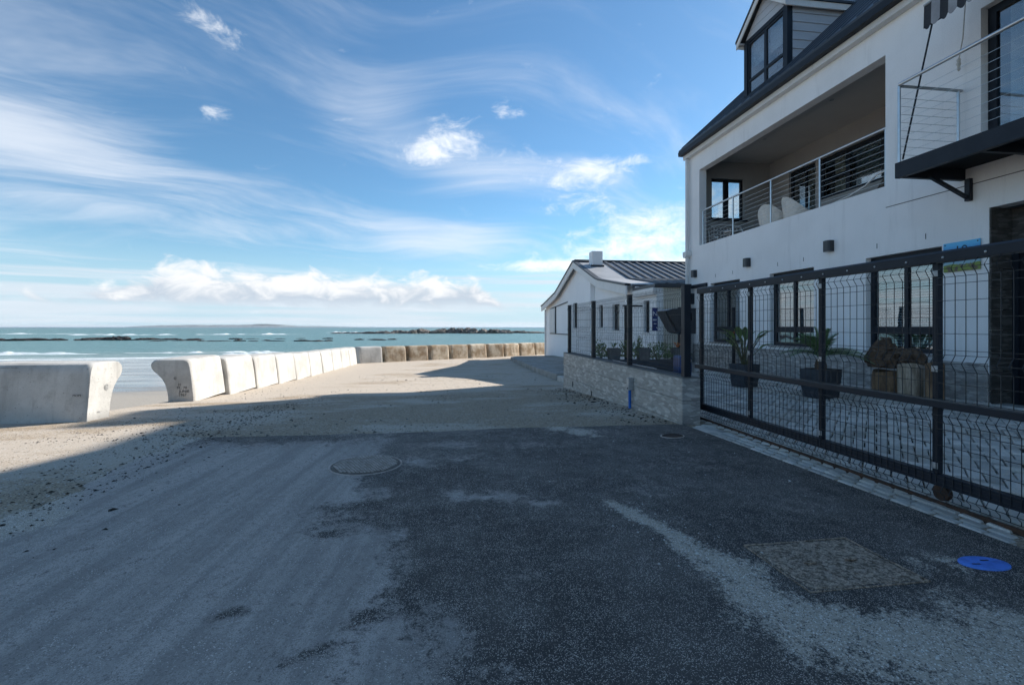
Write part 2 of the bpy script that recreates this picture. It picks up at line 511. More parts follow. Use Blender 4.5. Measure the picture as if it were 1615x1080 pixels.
def tile_mat(name, a, b, c):
    m, n = newmat(name)
    P = n.pos(); x, y, z = n.sep(P)
    run = n.m('ADD', x, y)
    wob = n.m('MULTIPLY', n.m('SUBTRACT', n.noise(P, 6, 3), .5), .03)
    cell = n.voro(n.xyz(n.m('MULTIPLY', run, 8.0), n.m('MULTIPLY', n.m('ADD', z, wob), 30.0), 0), 1.0, 'F1', 'Color')
    ca, cb, cc = n.sep(cell)
    edge = n.voro(n.xyz(n.m('MULTIPLY', run, 8.0), n.m('MULTIPLY', n.m('ADD', z, wob), 30.0), 0), 1.0, 'DISTANCE_TO_EDGE', 'Distance')
    col = n.mix(ca, a, b)
    col = n.mix(n.sm(cb, .62, .9), col, c)
    blot = n.sm(n.noise(P, 2.2, 5), .4, .65)
    col = n.mix(n.m('MULTIPLY', blot, .35), col, tuple(q * .7 for q in a))
    fn = n.noise(n.v('MULTIPLY', P, (1, 1, 2.4)), 45, 4, .6)
    g = n.m('ADD', n.m('MULTIPLY', n.m('SUBTRACT', fn, .5), .7), 1.0)
    col = n.mix(1.0, col, n.xyz(g, g, g), 'MULTIPLY')
    h = n.m('ADD', n.m('MULTIPLY', cc, .6), n.m('MULTIPLY', fn, .5))
    n.out(n.bsdf(col, .75, 0, n.bump(h, .5, .008), .3))
    return m


def concrete_mat():
    m, n = newmat('pale_cast_concrete'); P = n.pos(); x, y, z = n.sep(P)
    b1 = n.noise(P, 1.6, 6, .62); b2 = n.noise(P, 7, 5, .65); fn = n.noise(P, 70, 4, .7)
    c = n.mix(n.sm(b1, .35, .68), (.56, .535, .49), (.42, .40, .365))
    c = n.mix(n.m('MULTIPLY', n.sm(b2, .52, .74), .55), c, (.34, .32, .285))
    st = n.noise(n.v('MULTIPLY', P, (6, 6, .5)), 1.3, 5, .65)
    c = n.mix(n.m('MULTIPLY', n.sm(st, .50, .78), .45), c, (.25, .235, .21))
    pit = n.voro(P, 26, 'F1', 'Distance'); pc = n.voro(P, 26, 'F1', 'Color'); p1, p2, p3 = n.sep(pc)
    hole = n.m('MULTIPLY', n.sm(pit, .20, .10), n.sm(p1, .80, .86))
    c = n.mix(n.m('MULTIPLY', hole, .75), c, (.13, .12, .105))
    line = n.sm(n.m('ABSOLUTE', n.m('SUBTRACT', n.m('FRACT', n.m('MULTIPLY', n.m('ADD', z, n.m('MULTIPLY', n.m('SUBTRACT', b1, .5), .06)), 3.4)), .5)), .03, .0)
    c = n.mix(n.m('MULTIPLY', line, n.m('MULTIPLY', n.sm(b2, .45, .65), .30)), c, (.27, .255, .23))
    g = n.m('ADD', n.m('MULTIPLY', n.m('SUBTRACT', fn, .5), .38), 1.0)
    c = n.mix(1.0, c, n.xyz(g, g, g), 'MULTIPLY')
    h = n.m('SUBTRACT', n.m('ADD', n.m('MULTIPLY', fn, .5), n.m('MULTIPLY', b2, 1.2)), n.m('MULTIPLY', hole, 1.5))
    n.out(n.bsdf(c, .92, 0, n.bump(h, .55, .012), .25))
    return m


M['concrete'] = concrete_mat()
M['tile'] = tile_mat('stone_look_tile', (.46, .42, .37), (.34, .31, .275), (.60, .56, .50))
M['tile_grey'] = tile_mat('grey_ledgestone', (.38, .36, .335), (.25, .24, .23), (.54, .515, .48))
M['tile_dark'] = tile_mat('dark_ledgestone', (.085, .078, .070), (.05, .047, .045), (.13, .12, .11))


def paver_mat():
    m, n = newmat('grey_paver'); P = n.pos()
    r = n.n.new('ShaderNodeNewGeometry').outputs['Random Per Island']
    r2 = n.rndobj(); r = n.m('FRACT', n.m('ADD', n.m('MULTIPLY', r, 7.31), r2))
    blot = n.sm(n.noise(P, 1.6, 5, .6), .42, .66)
    fn = n.noise(P, 70, 3, .65)
    col = n.mix(blot, (.62, .57, .51), (.50, .45, .385))
    moss = n.sm(n.noise(P, 1.1, 6, .65), .56, .74)
    col = n.mix(n.m('MULTIPLY', moss, .35), col, (.14, .125, .07))
    g = n.m('MULTIPLY', n.m('ADD', n.m('MULTIPLY', n.m('SUBTRACT', fn, .5), .6), 1.0), n.m('ADD', .72, n.m('MULTIPLY', r, .52)))
    col = n.mix(1.0, col, n.xyz(g, g, g), 'MULTIPLY')
    n.out(n.bsdf(col, .88, 0, n.bump(fn, .5, .004), .3))
    return m


M['paver'] = paver_mat()


def glass_mat(name, f0=.24, tint=(.86, .91, .93)):
    m, n = newmat(name)
    ge = n.n.new('ShaderNodeNewGeometry')
    c = n.m('ABSOLUTE', n.v('DOT_PRODUCT', ge.outputs['Incoming'], ge.outputs['Normal']))
    q = n.m('SUBTRACT', 1.0, c, clamp=True); q2 = n.m('MULTIPLY', q, q); q5 = n.m('MULTIPLY', n.m('MULTIPLY', q2, q2), q)
    fr = n.m('MULTIPLY_ADD', q5, 1 - f0, f0)
    tr = n.n.new('ShaderNodeBsdfTransparent'); tr.inputs[0].default_value = tint + (1,)
    gl = n.n.new('ShaderNodeBsdfGlossy'); gl.inputs['Roughness'].default_value = .012
    n.put(gl.inputs['Normal'], n.bump(n.noise(n.pos(), 2.2, 1), .06, .02))
    mx = n.n.new('ShaderNodeMixShader')
    n.put(mx.inputs[0], fr); n.t.links.new(tr.outputs[0], mx.inputs[1]); n.t.links.new(gl.outputs[0], mx.inputs[2])
    n.out(mx.outputs[0])
    return m


M['glass'] = glass_mat('window_glass')
M['glass_dark'] = glass_mat('tinted_glass', .10, (.45, .5, .52))


def asphalt_mat():
    m, n = newmat('worn_asphalt'); P = n.pos()
    dust = n.attr('dust'); sand = n.attr('sand')
    agg = n.voro(P, 215, 'F1', 'Distance'); aggc = n.voro(P, 215, 'F1', 'Color')
    a1, a2, a3 = n.sep(aggc)
    fn = n.noise(P, 240, 3, .7); mid = n.noise(P, 22, 5, .65); big = n.noise(P, 1.3, 5, .6)
    x, y, z = n.sep(P)
    trk = n.noise(n.xyz(n.m('MULTIPLY', n.m('ADD', x, n.m('MULTIPLY', y, -.10)), 5.0), n.m('MULTIPLY', y, .30), 0), 1.0, 6, .68)
    grn = n.noise(P, 75, 4, .7); m2 = n.noise(P, 7, 5, .65)
    stone = n.m('MULTIPLY', n.sm(n.m('ADD', a1, n.m('MULTIPLY', n.m('SUBTRACT', m2, .5), 1.0)), .42, 1.05), n.sm(agg, .62, .30))
    clean = n.mix(stone, (.062, .052, .046), (.80, .69, .59))
    clean = n.mix(n.sm(big, .4, .65), clean, n.mix(stone, (.110, .093, .080), (.80, .69, .59)))
    # fine dust lies in the pores first, so its edge breaks up with the grain
    df = n.m('ADD', n.m('ADD', dust, n.m('MULTIPLY', n.m('SUBTRACT', mid, .5), 1.0)), n.m('MULTIPLY', n.m('SUBTRACT', grn, .5), 1.5))
    df = n.m('ADD', df, n.m('MULTIPLY', n.m('SUBTRACT', m2, .5), .8))
    df = n.m('ADD', df, n.m('MULTIPLY', n.m('SUBTRACT', trk, .5), .75))
    df = n.sm(df, .30, .84)
    dcol = n.mix(n.sm(n.m('ADD', trk, n.m('MULTIPLY', n.m('SUBTRACT', m2, .5), .5)), .36, .64), (.60, .505, .435), (.36, .305, .262))
    dcol = n.mix(n.m('MULTIPLY', n.sm(n.m('ADD', grn, n.m('MULTIPLY', n.m('SUBTRACT', a3, .5), .25)), .50, .70), .75), dcol, (.20, .165, .14))
    dcol = n.mix(n.m('MULTIPLY', n.sm(a2, .90, .98), n.sm(m2, .42, .62)), dcol, (.84, .73, .63))
    c = n.mix(n.m('MULTIPLY', df, .92), clean, dcol)
    sf = n.m('ADD', n.m('ADD', sand, n.m('MULTIPLY', n.m('SUBTRACT', mid, .5), 1.3)), n.m('MULTIPLY', n.m('SUBTRACT', grn, .5), 1.8))
    sf = n.m('ADD', sf, n.m('MULTIPLY', n.m('SUBTRACT', m2, .5), .9))
    sf = n.sm(sf, .42, .86)
    scol = n.mix(grn, (.30, .245, .19), (.70, .585, .46))
    scol = n.mix(n.sm(a2, .86, .95), scol, (.90, .84, .76))
    scol = n.mix(n.sm(a3, .94, .97), scol, (.06, .05, .045))
    c = n.mix(sf, c, scol)
    h = n.m('ADD', n.m('MULTIPLY', n.m('SUBTRACT', 1.0, agg), .8), n.m('MULTIPLY', fn, .5))
    st = n.m('SUBTRACT', .9, n.m('MULTIPLY', n.m('MAXIMUM', df, sf), .5))
    n.out(n.bsdf(c, n.m('SUBTRACT', .82, n.m('MULTIPLY', n.sm(big, .4, .7), .12)), 0, n.bump(h, st, .005), .35))
    return m


M['asphalt'] = asphalt_mat()


def apron_mat():
    m, n = newmat('sandy_concrete_apron'); P = n.pos()
    x, y, z = n.sep(P)
    n1 = n.noise(n.v('MULTIPLY', P, (.55, 1.0, 1)), .9, 6, .62); n2 = n.noise(P, 3.2, 6, .65); fn = n.noise(P, 120, 3, .7); mid = n.noise(P, 24, 4, .65)
    grit = n.voro(P, 95, 'F1', 'Color'); g1, g2, g3 = n.sep(grit)
    smooth = n.mix(n2, (.55, .465, .37), (.46, .385, .305))
    grav = n.mix(g1, (.17, .118, .073), (.54, .42, .29))
    k = n.m('ADD', n1, n.m('MULTIPLY', n.m('SUBTRACT', mid, .5), .35))
    near = n.m('SUBTRACT', .42, n.m('MULTIPLY', n.sm(y, 9.5, 13.0), -.16))
    left = n.m('MULTIPLY', n.sm(x, -1.5, -4.0), .12)
    gf = n.sm(k, n.m('SUBTRACT', n.m('ADD', near, left), .07), n.m('ADD', n.m('ADD', near, left), .09))
    c = n.mix(n.m('MULTIPLY', gf, .85), smooth, grav)
    c = n.mix(n.sm(g2, .955, .985), c, (.07, .06, .052))
    c = n.mix(n.sm(g3, .97, .985), c, (.62, .60, .56))
    g = n.m('ADD', n.m('MULTIPLY', n.m('SUBTRACT', fn, .5), .55), 1.0)
    c = n.mix(1.0, c, n.xyz(g, g, g), 'MULTIPLY')
    h = n.m('ADD', n.m('MULTIPLY', n.m('MULTIPLY', g1, gf), 1.0), n.m('MULTIPLY', fn, .4))
    n.out(n.bsdf(c, .92, 0, n.bump(h, .55, .008), .25))
    return m


M['apron'] = apron_mat()


def beach_mat():
    m, n = newmat('beach_sand'); P = n.pos(); x, y, z = n.sep(P)
    nn = n.noise(n.v('MULTIPLY', P, (.05, .22, 1)), 1.0, 5, .6)
    fn = n.noise(P, 14, 5, .65)
    wet = n.sm(n.m('ADD', y, n.m('MULTIPLY', n.m('SUBTRACT', nn, .5), 14)), 22.5, 26.5)
    dry = n.mix(fn, (.34, .30, .25), (.42, .375, .315))
    rip = n.noise(n.v('MULTIPLY', P, (.10, .9, 1)), 1.0, 5, .62)
    wc = n.mix(n.sm(rip, .40, .66), (.15, .145, .135), (.30, .28, .25))
    c = n.mix(wet, dry, wc)
    r = n.m('SUBTRACT', .92, n.m('MULTIPLY', wet, n.m('SUBTRACT', .84, n.m('MULTIPLY', n.sm(rip, .42, .64), .32))))
    hb = n.m('MULTIPLY', fn, n.m('SUBTRACT', 1.0, n.m('MULTIPLY', wet, .97)))
    n.out(n.bsdf(c, r, 0, n.bump(hb, .5, .05), n.m('ADD', .25, n.m('MULTIPLY', wet, .5))))
    return m


M['beach'] = beach_mat()


def sea_mat():
    m, n = newmat('sea_water'); P = n.pos(); x, y, z = n.sep(P)
    n1 = n.noise(n.v('MULTIPLY', P, (.006, .016, 1)), 1.0, 5, .6)
    d = n.m('ADD', n.m('LOGARITHM', n.m('MAXIMUM', y, 1.0), 10.0), n.m('MULTIPLY', n.m('SUBTRACT', n1, .5), .55))
    c = n.mix(n.sm(d, 1.70, 1.95), (.24, .30, .27), (.105, .215, .205))
    c = n.mix(n.sm(d, 2.25, 2.9), c, (.075, .18, .165))
    c = n.mix(n.sm(d, 2.75, 3.7), c, (.022, .085, .115))
    # white water
    fo = n.noise(n.v('MULTIPLY', P, (.045, .30, 1)), 1.0, 7, .68)
    shore = n.sm(y, 76.0, 55.0)
    ff = n.sm(n.m('ADD', fo, n.m('MULTIPLY', shore, .18)), .63, .72)
    ff = n.m('MULTIPLY', ff, n.m('ADD', .10, n.m('MULTIPLY', shore, .75)))
    c = n.mix(ff, c, (.72, .75, .75))
    wv = n.m('ADD', n.m('MULTIPLY', n.noise(n.v('MULTIPLY', P, (.10, .34, 1)), 1.0, 6, .6), 1.0), n.m('MULTIPLY', n.noise(n.v('MULTIPLY', P, (.9, 2.2, 1)), 1.0, 3, .6), .18))
    n.out(n.bsdf(c, n.m('ADD', .30, n.m('MULTIPLY', ff, .5)), 0, n.bump(wv, .9, 1.2), .22))
    return m


M['sea'] = sea_mat()


def number_mat():
    m, n = newmat('printed_beach_scene'); P = n.obj(); x, y, z = n.sep(P)
    nn = n.noise(n.v('MULTIPLY', P, (1, 9, 9)), 1.6, 5, .6)
    zz = n.m('ADD', z, n.m('MULTIPLY', n.m('SUBTRACT', nn, .5), .08))
    c = n.mix(n.sm(zz, .30, .42), (.03, .20, .55), (.12, .50, .80))
    c = n.mix(n.sm(zz, .20, .14), c, (.25, .42, .50))
    veg = n.mix(n.sm(nn, .45, .6), (.20, .27, .05), (.11, .085, .06))
    c = n.mix(n.sm(zz, .12, .10), c, veg)
    n.out(n.bsdf(c, .45, 0, None, .4))
    return m


M['number'] = number_mat()

# ------------------------------------------------------------------ setting: apron, asphalt, courtyard, beach, sea, land


def left_edge(y):
    if y <= 8.55: return -40.0
    if y <= 25.6: return float(np.interp(y, [8.55, 10.3, 25.6], [-5.62, -5.45, -5.1]))
    return -5.1 + (y - 25.6) * 1.30


ys = list(np.arange(-14, 8.5, .5)) + [8.549, 8.5501] + list(np.arange(9.0, 25.6, .6)) + [25.6, 27, 29, 31, 33, 35]
mb = MB()
NX = 40
rows = []
for yv in ys:
    xl = left_edge(yv); xr = 16.0
    row = [(xl + (xr - xl) * i / NX, yv, gz(yv)) for i in range(NX + 1)]
    rows.append(row)
mb.v = [p for r_ in rows for p in r_]
mb.f = [(j * (NX + 1) + i, j * (NX + 1) + i + 1, (j + 1) * (NX + 1) + i + 1, (j + 1) * (NX + 1) + i) for j in range(len(rows) - 1) for i in range(NX)]
# seaward face of the apron
o0 = len(mb.v)
for r_ in rows: mb.v.append((r_[0][0] - .02, r_[0][1] + .02, -3.2))
mb.f += [(j * (NX + 1), (j + 1) * (NX + 1), o0 + j + 1, o0 + j) for j in range(len(rows) - 1)]
apron = mb.build('apron', M['apron'])
struct(apron, 'pale sandy concrete apron with gravel patches behind the sea wall')

# asphalt with dust and sand drifts
yy = np.concatenate([np.arange(-4, 1.2, .12), np.arange(1.2, 6.0, .028), [6.0]])
NXA = 190
A_v = []; A_d = []; A_s = []
Yg, Tg = np.meshgrid(yy, np.linspace(0, 1, NXA + 1), indexing='ij')
XR = np.interp(Yg, [-4, 2.3, 3.7, 6.0], [3.46, 3.30, 3.215, 3.10])
XL = -2.92 + .55 * (vnoise(Yg * 1.3, 0 * Yg, 3, 5, .6) - .5)
Xg = XL + (XR - XL) * Tg
Yedge = Yg + np.where(Yg > 5.7, (vnoise(Xg * 1.6, 0 * Xg, 8, 4) - .5) * .12 + .02 * np.sin(Xg * 1.1), 0)
ragX = Xg


def seg_d(px_, py_, pts):
    d = np.full(px_.shape, 1e9)
    for (ax, ay), (bx_, by_) in zip(pts[:-1], pts[1:]):
        vx, vy = bx_ - ax, by_ - ay
        t = np.clip(((px_ - ax) * vx + (py_ - ay) * vy) / (vx * vx + vy * vy), 0, 1)
        d = np.minimum(d, np.hypot(px_ - ax - t * vx, py_ - ay - t * vy))
    return d


Xo, Yo = Xg, Yg
Xg = Xo + .30 * (vnoise(Xo * 2.1, Yo * 2.1, 71, 5, .6) - .5) + .12 * (vnoise(Xo * 9, Yo * 9, 73, 3) - .5); Yg = Yo + .34 * (vnoise(Xo * 2.1, Yo * 2.1, 72, 5, .6) - .5) + .14 * (vnoise(Xo * 9, Yo * 9, 74, 3) - .5)
nzA = vnoise(Xg * 1.7, Yg * 1.7, 21, 5); nzB = vnoise(Xg * 4.5, Yg * 4.5, 22, 4)
sandv = np.zeros_like(Xg)  # sand and dust spots below: image pixels projected to the ground, then hardcoded
streak = seg_d(Xg, Yg, [(1.20, 3.32), (1.31, 3.11), (1.43, 2.84), (1.48, 2.5), (1.47, 2.14), (1.58, 1.90), (1.86, 1.72), (2.2, 1.55), (2.6, 1.35), (3.2, 1.0)])
wid = np.interp(Yg, [1.2, 1.8, 2.1, 2.6, 3.3], [.55, .36, .20, .13, .10]) * (.35 + 1.3 * nzA)
sandv = np.maximum(sandv, 1.0 * np.exp(-(streak / wid) ** 2))
for (bx_, by_, r_, sv) in [(2.35, 1.72, .26, .9), (2.72, 2.27, .13, .8), (2.52, 2.30, .10, .7), (3.05, 1.85, .22, .7), (1.62, 5.66, .20, 1.0), (1.40, 5.95, .22, 1.0), (1.75, 5.42, .12, .9), (1.1, 6.0, .2, .5), (2.25, 1.95, .14, .6)]:
    sandv = np.maximum(sandv, sv * np.exp(-((Xg - bx_) ** 2 + ((Yg - by_) * .8) ** 2) / (r_ * (.5 + nzA)) ** 2))
edge = np.interp(Yg, [-4, 2.5, 3.3, 3.7, 4.2, 5.0, 6.0], [-2.9, -2.85, -2.66, -2.5, -2.82, -2.8, -2.68]) + (nzA - .5) * .5
sandv = np.maximum(sandv, np.clip((edge - Xg) / .28 + .45, 0, 1.2))
bound = np.interp(Yg, [-4, 1.5, 2.0, 2.5, 3.0, 4.0, 5.0, 6.0], [.1, .0, -.10, -.18, -.36, -.68, -.55, -.5])
dustv = np.clip(.62 - (Xg - bound - (nzA - .5) * .55) / .42, .04, .86)
dustv = np.where(Xg < bound, dustv, np.minimum(dustv, .62))
for (bx_, by_, ra_, rb_, dv) in [(.40, 3.62, .42, .17, .85), (.12, 3.72, .14, .26, .8), (.70, 3.46, .2, .1, .75), (.05, 5.3, .5, .22, .7), (.9, 5.1, .5, .25, .5), (-.2, 4.7, .25, .4, .7), (.24, 4.75, .3, .2, .6),
                             (1.55, 3.6, .35, .3, .42), (.05, 2.0, .13, .2, .7), (.2, 1.75, .2, .12, .6), (.45, 2.4, .12, .1, .5), (2.2, 4.3, .5, .5, .4), (1.1, 2.7, .3, .3, .3), (2.5, 3.2, .4, .4, .35)]:
    dustv = np.maximum(dustv, dv * np.exp(-(((Xg - bx_) / ra_) ** 2 + ((Yg - by_) / rb_) ** 2) * (.6 + nzA)))
dustv *= np.interp(Yg, [5.2, 5.85], [1.0, .62])
for (bx_, by_, ra_, rb_) in [(-.55, 1.95, .12, .05), (-.60, 3.55, .22, .12), (-.75, 3.14, .10, .06), (-.36, 2.2, .10, .05), (-.95, 2.35, .06, .05), (-.42, 3.3, .3, .1), (-1.9, 5.85, .8, .18)]:
    dustv -= .75 * np.exp(-(((Xg - bx_) / ra_) ** 2 + ((Yg - by_) / rb_) ** 2))
Xg, Yg = Xo, Yo
Zg = np.interp(Yg, *GK) + .005 + .006 * (vnoise(Xg * .8, Yg * .8, 5, 3) - .5)
verts = np.stack([Xg, Yedge, Zg], -1).reshape(-1, 3)
nr, nc = Xg.shape
idx = np.arange(nr * nc).reshape(nr, nc)
faces = np.stack([idx[:-1, :-1], idx[:-1, 1:], idx[1:, 1:], idx[1:, :-1]], -1).reshape(-1, 4)
me = bpy.data.meshes.new('asphalt_road'); me.from_pydata(verts.tolist(), [], faces.tolist())
for nm, arr in (('dust', dustv), ('sand', sandv)):
    at = me.attributes.new(nm, 'FLOAT', 'POINT'); at.data.foreach_set('value', arr.reshape(-1).astype(np.float32))
me.materials.append(M['asphalt'])
road = bpy.data.objects.new('asphalt_road', me); COL.objects.link(road)
struct(road, 'dark worn asphalt road with dust and drifted sand')


# courtyard bed and pavers
def cz(x, y):
    return .012 + max(0.0, x - 3.4) * .040 + float(np.interp(y, [6, 12.5], [0, -.05]))


mb = MB()
mb.grid(lambda u, v: ((lambda y: (lambda x: (x, y, cz(x, y) - .030))((3.10 if y < 5.93 else 3.25) + u * (9.6 - 3.1)))(-2.0 + v * 14.3)), 20, 60)
court = mb.build('courtyard_paving', M['bed'])
struct(court, 'block paved courtyard behind the mesh gate')


def paver_mesh():
    b = MB(); L, W, H, c = .0955, .0455, .05, .009
    lo = [(-L, -W), (L, -W), (L, W), (-L, W)]; hi_ = [(-L + c, -W + c), (L - c, -W + c), (L - c, W - c), (-L + c, W - c)]
    b.add([(p, q, -H) for p, q in lo] + [(p, q, -c) for p, q in lo] + [(p, q, 0) for p, q in hi_],
          [(8, 9, 10, 11)] + [(i, (i + 1) % 4, 4 + (i + 1) % 4, 4 + i) for i in range(4)] + [(4 + i, 4 + (i + 1) % 4, 8 + (i + 1) % 4, 8 + i) for i in range(4)])
    return b


pb = paver_mesh(); pme = pb.mesh('paver'); pme.materials.append(M['paver'])
plist = []
# edging courses along the asphalt


def xedge(y): return float(np.interp(y, [-4, 2.3, 3.7, 6.0], [3.46, 3.30, 3.215, 3.10]))


for r_ in range(3):
    yv = -.4 + r_ * .06
    while yv < 5.80:
        plist.append((xedge(yv) + .042 + r_ * .087, yv + RND.uniform(-.01, .01), math.pi / 2 + .05, .68)); yv += .152
# herringbone at 45 degrees
c45 = math.cos(math.pi / 4)
for i in range(-95, 96):
    for j in range(-50, 51):
        # unit cell of a herringbone with 2:1 blocks
        for k, (ox, oy, ang) in enumerate(((.1, .05, 0.0), (.05, .2, math.pi / 2))):
            gx = i * .1 + j * .2; gy = i * .1 - j * .2
            lx, ly = gx * 1.0 + ox, gy * 1.0 + oy
            X = 5.5 + (lx * c45 - ly * c45) * 1.015; Y = 4.5 + (lx * c45 + ly * c45) * 1.015
            if not (3.36 < X < 7.75 and -.3 < Y < 12.0): continue
            if X < xedge(Y) + .27 and Y < 5.9: continue
            if Y > 5.85 and X < 3.42: continue
            plist.append((X, Y, ang + math.pi / 4, 1.0))
Cth, Sth = math.cos(rad(7.95)), math.sin(rad(7.95))


def seen_key(p):
    Dp = p[0] * Sth + p[1] * Cth; Lp = p[0] * Cth - p[1] * Sth
    if Dp < .8 or Lp / Dp > 1.07: return 1e9 + p[1]
    return Dp


plist.sort(key=seen_key)
plist = [p for p in plist if seen_key(p) < 1e8]
far = MB()
for k, (X, Y, a, ps) in enumerate(plist):
    z = cz(X, Y) + RND.uniform(-.002, .003); t1 = RND.gauss(0, .008); t2 = RND.gauss(0, .008) - .03
    a2 = a + RND.gauss(0, .015)
    if k < 290:
        share('paver', pme, court, (X, Y, z), (t1, t2, a2), (ps, ps * RND.uniform(.93, 1.05), 1))
    else:
        ca, sa = math.cos(a2), math.sin(a2)
        far.add([(X + p[0] * ca - p[1] * sa, Y + p[0] * sa + p[1] * ca, p[2] + z + (p[0] * ca - p[1] * sa) * .036) for p in pb.v], pb.f)
far.build('paver_field', M['paver'], court, kind='stuff', fix=False)

# steel gate track set in rusty mortar
mb = MB(); mb.box(3.492, 3.518, -1, 7.2, -.01, .038)
track = mb.build('gate_track', M['rust'], bevel=.004)
tag(track, 'rusty steel floor track under the sliding gate', 'track')

# beach


def beach_z(y): return float(np.interp(y, [-60, 8, 14, 26, 58, 90], [-1.15, -1.2, -1.45, -1.78, -2.2, -2.75]))


mb = MB()
mb.grid(lambda u, v: ((lambda y: (-420 + u * 560, y, beach_z(y)))(-40 + 135 * v ** 1.0)), 30, 90)
beach = mb.build('beach', M['beach'])
struct(beach, 'smooth sand beach, wet and shining towards the water')

# sea
mb = MB()
sy = [50, 54, 58, 62, 70, 80, 100, 130, 180, 260, 400, 700, 1200, 2500, 6000, 14000, 30000]
mb.v = [(x, y, SEA) for y in sy for x in (-40000, -4000, -400, -60, 0, 60, 400, 4000, 40000)]
mb.f = [(j * 9 + i, j * 9 + i + 1, (j + 1) * 9 + i + 1, (j + 1) * 9 + i) for j in range(len(sy) - 1) for i in range(8)]
sea = mb.build('sea', M['sea'])
struct(sea, 'turquoise sea reaching the horizon')

# breaking waves: low ridges of white water


def wave(x0, x1, y0, hgt, wid_, seed, label):
    b = MB(); n = 90; vs = []; fs = []
    for i in range(n + 1):
        t = i / n; x = x0 + (x1 - x0) * t
        env_ = math.sin(math.pi * t) ** .5 * (0.03 + 1.35 * max(0, float(vnoise(x * 12.0 / (x1 - x0) + 3, 0, seed, 4)) - .38) * 1.5)
        yc = y0 + (float(vnoise(x * .03, 0, seed + 1, 3)) - .5) * wid_ * 2.5
        hh = hgt * env_ * 1.6; ww = wid_ * (.35 + env_)
        for (q, zz) in ((-1, -.06), (-.45, .30), (-.1, .9), (.12, 1.0), (.5, .35), (1, -.06)):
            rr = .8 + .5 * float(vnoise(x * .9, q * 3, seed + 2, 2))
            vs.append((x, yc + q * ww * rr, SEA + .015 + zz * hh * rr))
    for i in range(n):
        for j in range(5):
            fs.append((i * 6 + j, i * 6 + j + 1, (i + 1) * 6 + j + 1, (i + 1) * 6 + j))
    b.v = vs; b.f = fs
    o = b.build('breaking_wave', M['foam'], smooth=80, kind='stuff')
    tag(o, label, 'wave', kind='stuff')
    return o


wave(-78, -44, 69, .26, 1.2, 31, 'low white breaker rolling in off the beach, at the picture\'s edge')
wave(-42, -22, 71, .20, 1.0, 37, 'thin white breaker seen above the gap in the sea wall')
wave(-28, -9, 66, .20, 1.0, 33, 'white breaker running in towards the curved sea wall')
wave(-66, -34, 57.0, .05, .8, 34, 'thin line of foam washing over the wet sand')
wave(-160, -118, 235, .5, 5, 35, 'white surf line breaking beyond the dark reef')
wave(-112, -66, 240, .5, 5, 36, 'white surf line beyond the flat kelp covered rocks')
wave(-70, -40, 300, .7, 6, 38, 'white water breaking against the first grey rocks')
wave(-260, -170, 270, .35, 4, 39, 'faint white surf far beyond the dark reef')


# rocks
def rock(name, m, loc, size, seed, label, group, cat='rock'):
    bm = bmesh.new(); bmesh.ops.create_icosphere(bm, subdivisions=4, radius=1)
    for v_ in bm.verts:
        p = v_.co
        d = 1 + .75 * (float(vnoise(p.x * 1.6 + seed * 3.1, p.y * 1.6 + p.z * 1.3 + seed, seed, 4)) - .5) + .75 * (float(vnoise(p.x * 4.5 + seed, p.z * 4.5 + p.y * 3.7, seed + 5, 4)) - .5)
        v_.co = Vector((p.x * d * size[0], p.y * d * size[1], max(p.z * d, -.4) * size[2]))
    me_ = bpy.data.meshes.new(name); bm.to_mesh(me_); bm.free(); me_.materials.append(m)
    o = bpy.data.objects.new(name, me_); COL.objects.link(o); o.location = loc; o.rotation_euler = (0, 0, seed * 1.7)
    tag(o, label, cat, group)
    return o


G1 = 'dark reef rocks off the beach'
for k, (x, y, sx_, sz_) in enumerate([(-112, 139, 3.2, 1.9), (-105, 139, 4.6, 1.6), (-99, 140, 2.4, 1.3), (-91, 141, 4.2, 2.0), (-85.5, 141, 4.5, 2.6), (-79, 142, 4.0, 1.4), (-73, 142, 3.8, 1.1), (-67.5, 142, 2.2, .9)]):
    rock('reef_rock', M['rock'], (x, y, SEA), (sx_ * .95, 2.0, sz_ * .36), 40 + k, f'black wet reef rock in the surf, {ORD[k]} in from the picture edge', G1)
G2 = 'flat kelp covered rocks'
k = 0
for (x0, x1, y, n_) in [(-140, -112, 134, 5), (-60, -40, 127, 7), (-72, -62, 131, 3), (-36, -26, 124, 3), (-24, -12, 134, 4), (-64, -30, 150, 5)]:
    for i in range(n_):
        x = x0 + (x1 - x0) * (i + RND.uniform(.2, .8)) / n_
        rock('flat_rock', M['rock'], (x, y + RND.uniform(-3, 3), SEA - .05), (RND.uniform(1.2, 3.0), RND.uniform(.8, 1.6), RND.uniform(.16, .38)), 70 + k, 'flat dark rock barely breaking the water off the sea wall', G2); k += 1
G3 = 'grey rocks on the point'
for k in range(30):
    t = (k + RND.random() * .7) / 30
    x = -56 + t * 124
    hh = .8 + 2.7 * max(0, math.sin(math.pi * min(1, max(0, (t - .12) / .75)))) * RND.uniform(.5, 1.0)
    if t < .2: hh = RND.uniform(.6, 1.3)
    rock('point_rock', M['rock2'] if t > .17 else M['rock'], (x, 262 + RND.uniform(-7, 9), SEA), (RND.uniform(3.0, 5.6), RND.uniform(2.5, 4), hh * .80), 110 + k, 'grey brown rock in the low rocky point across the bay', G3)
# a lump of kelp on the sand
rock('kelp_clump', M['kelp'], (-9.5, 17.2, beach_z(17.2)), (.26, .2, .11), 160, 'small dark kelp clump lying on the wet sand', None, 'kelp')

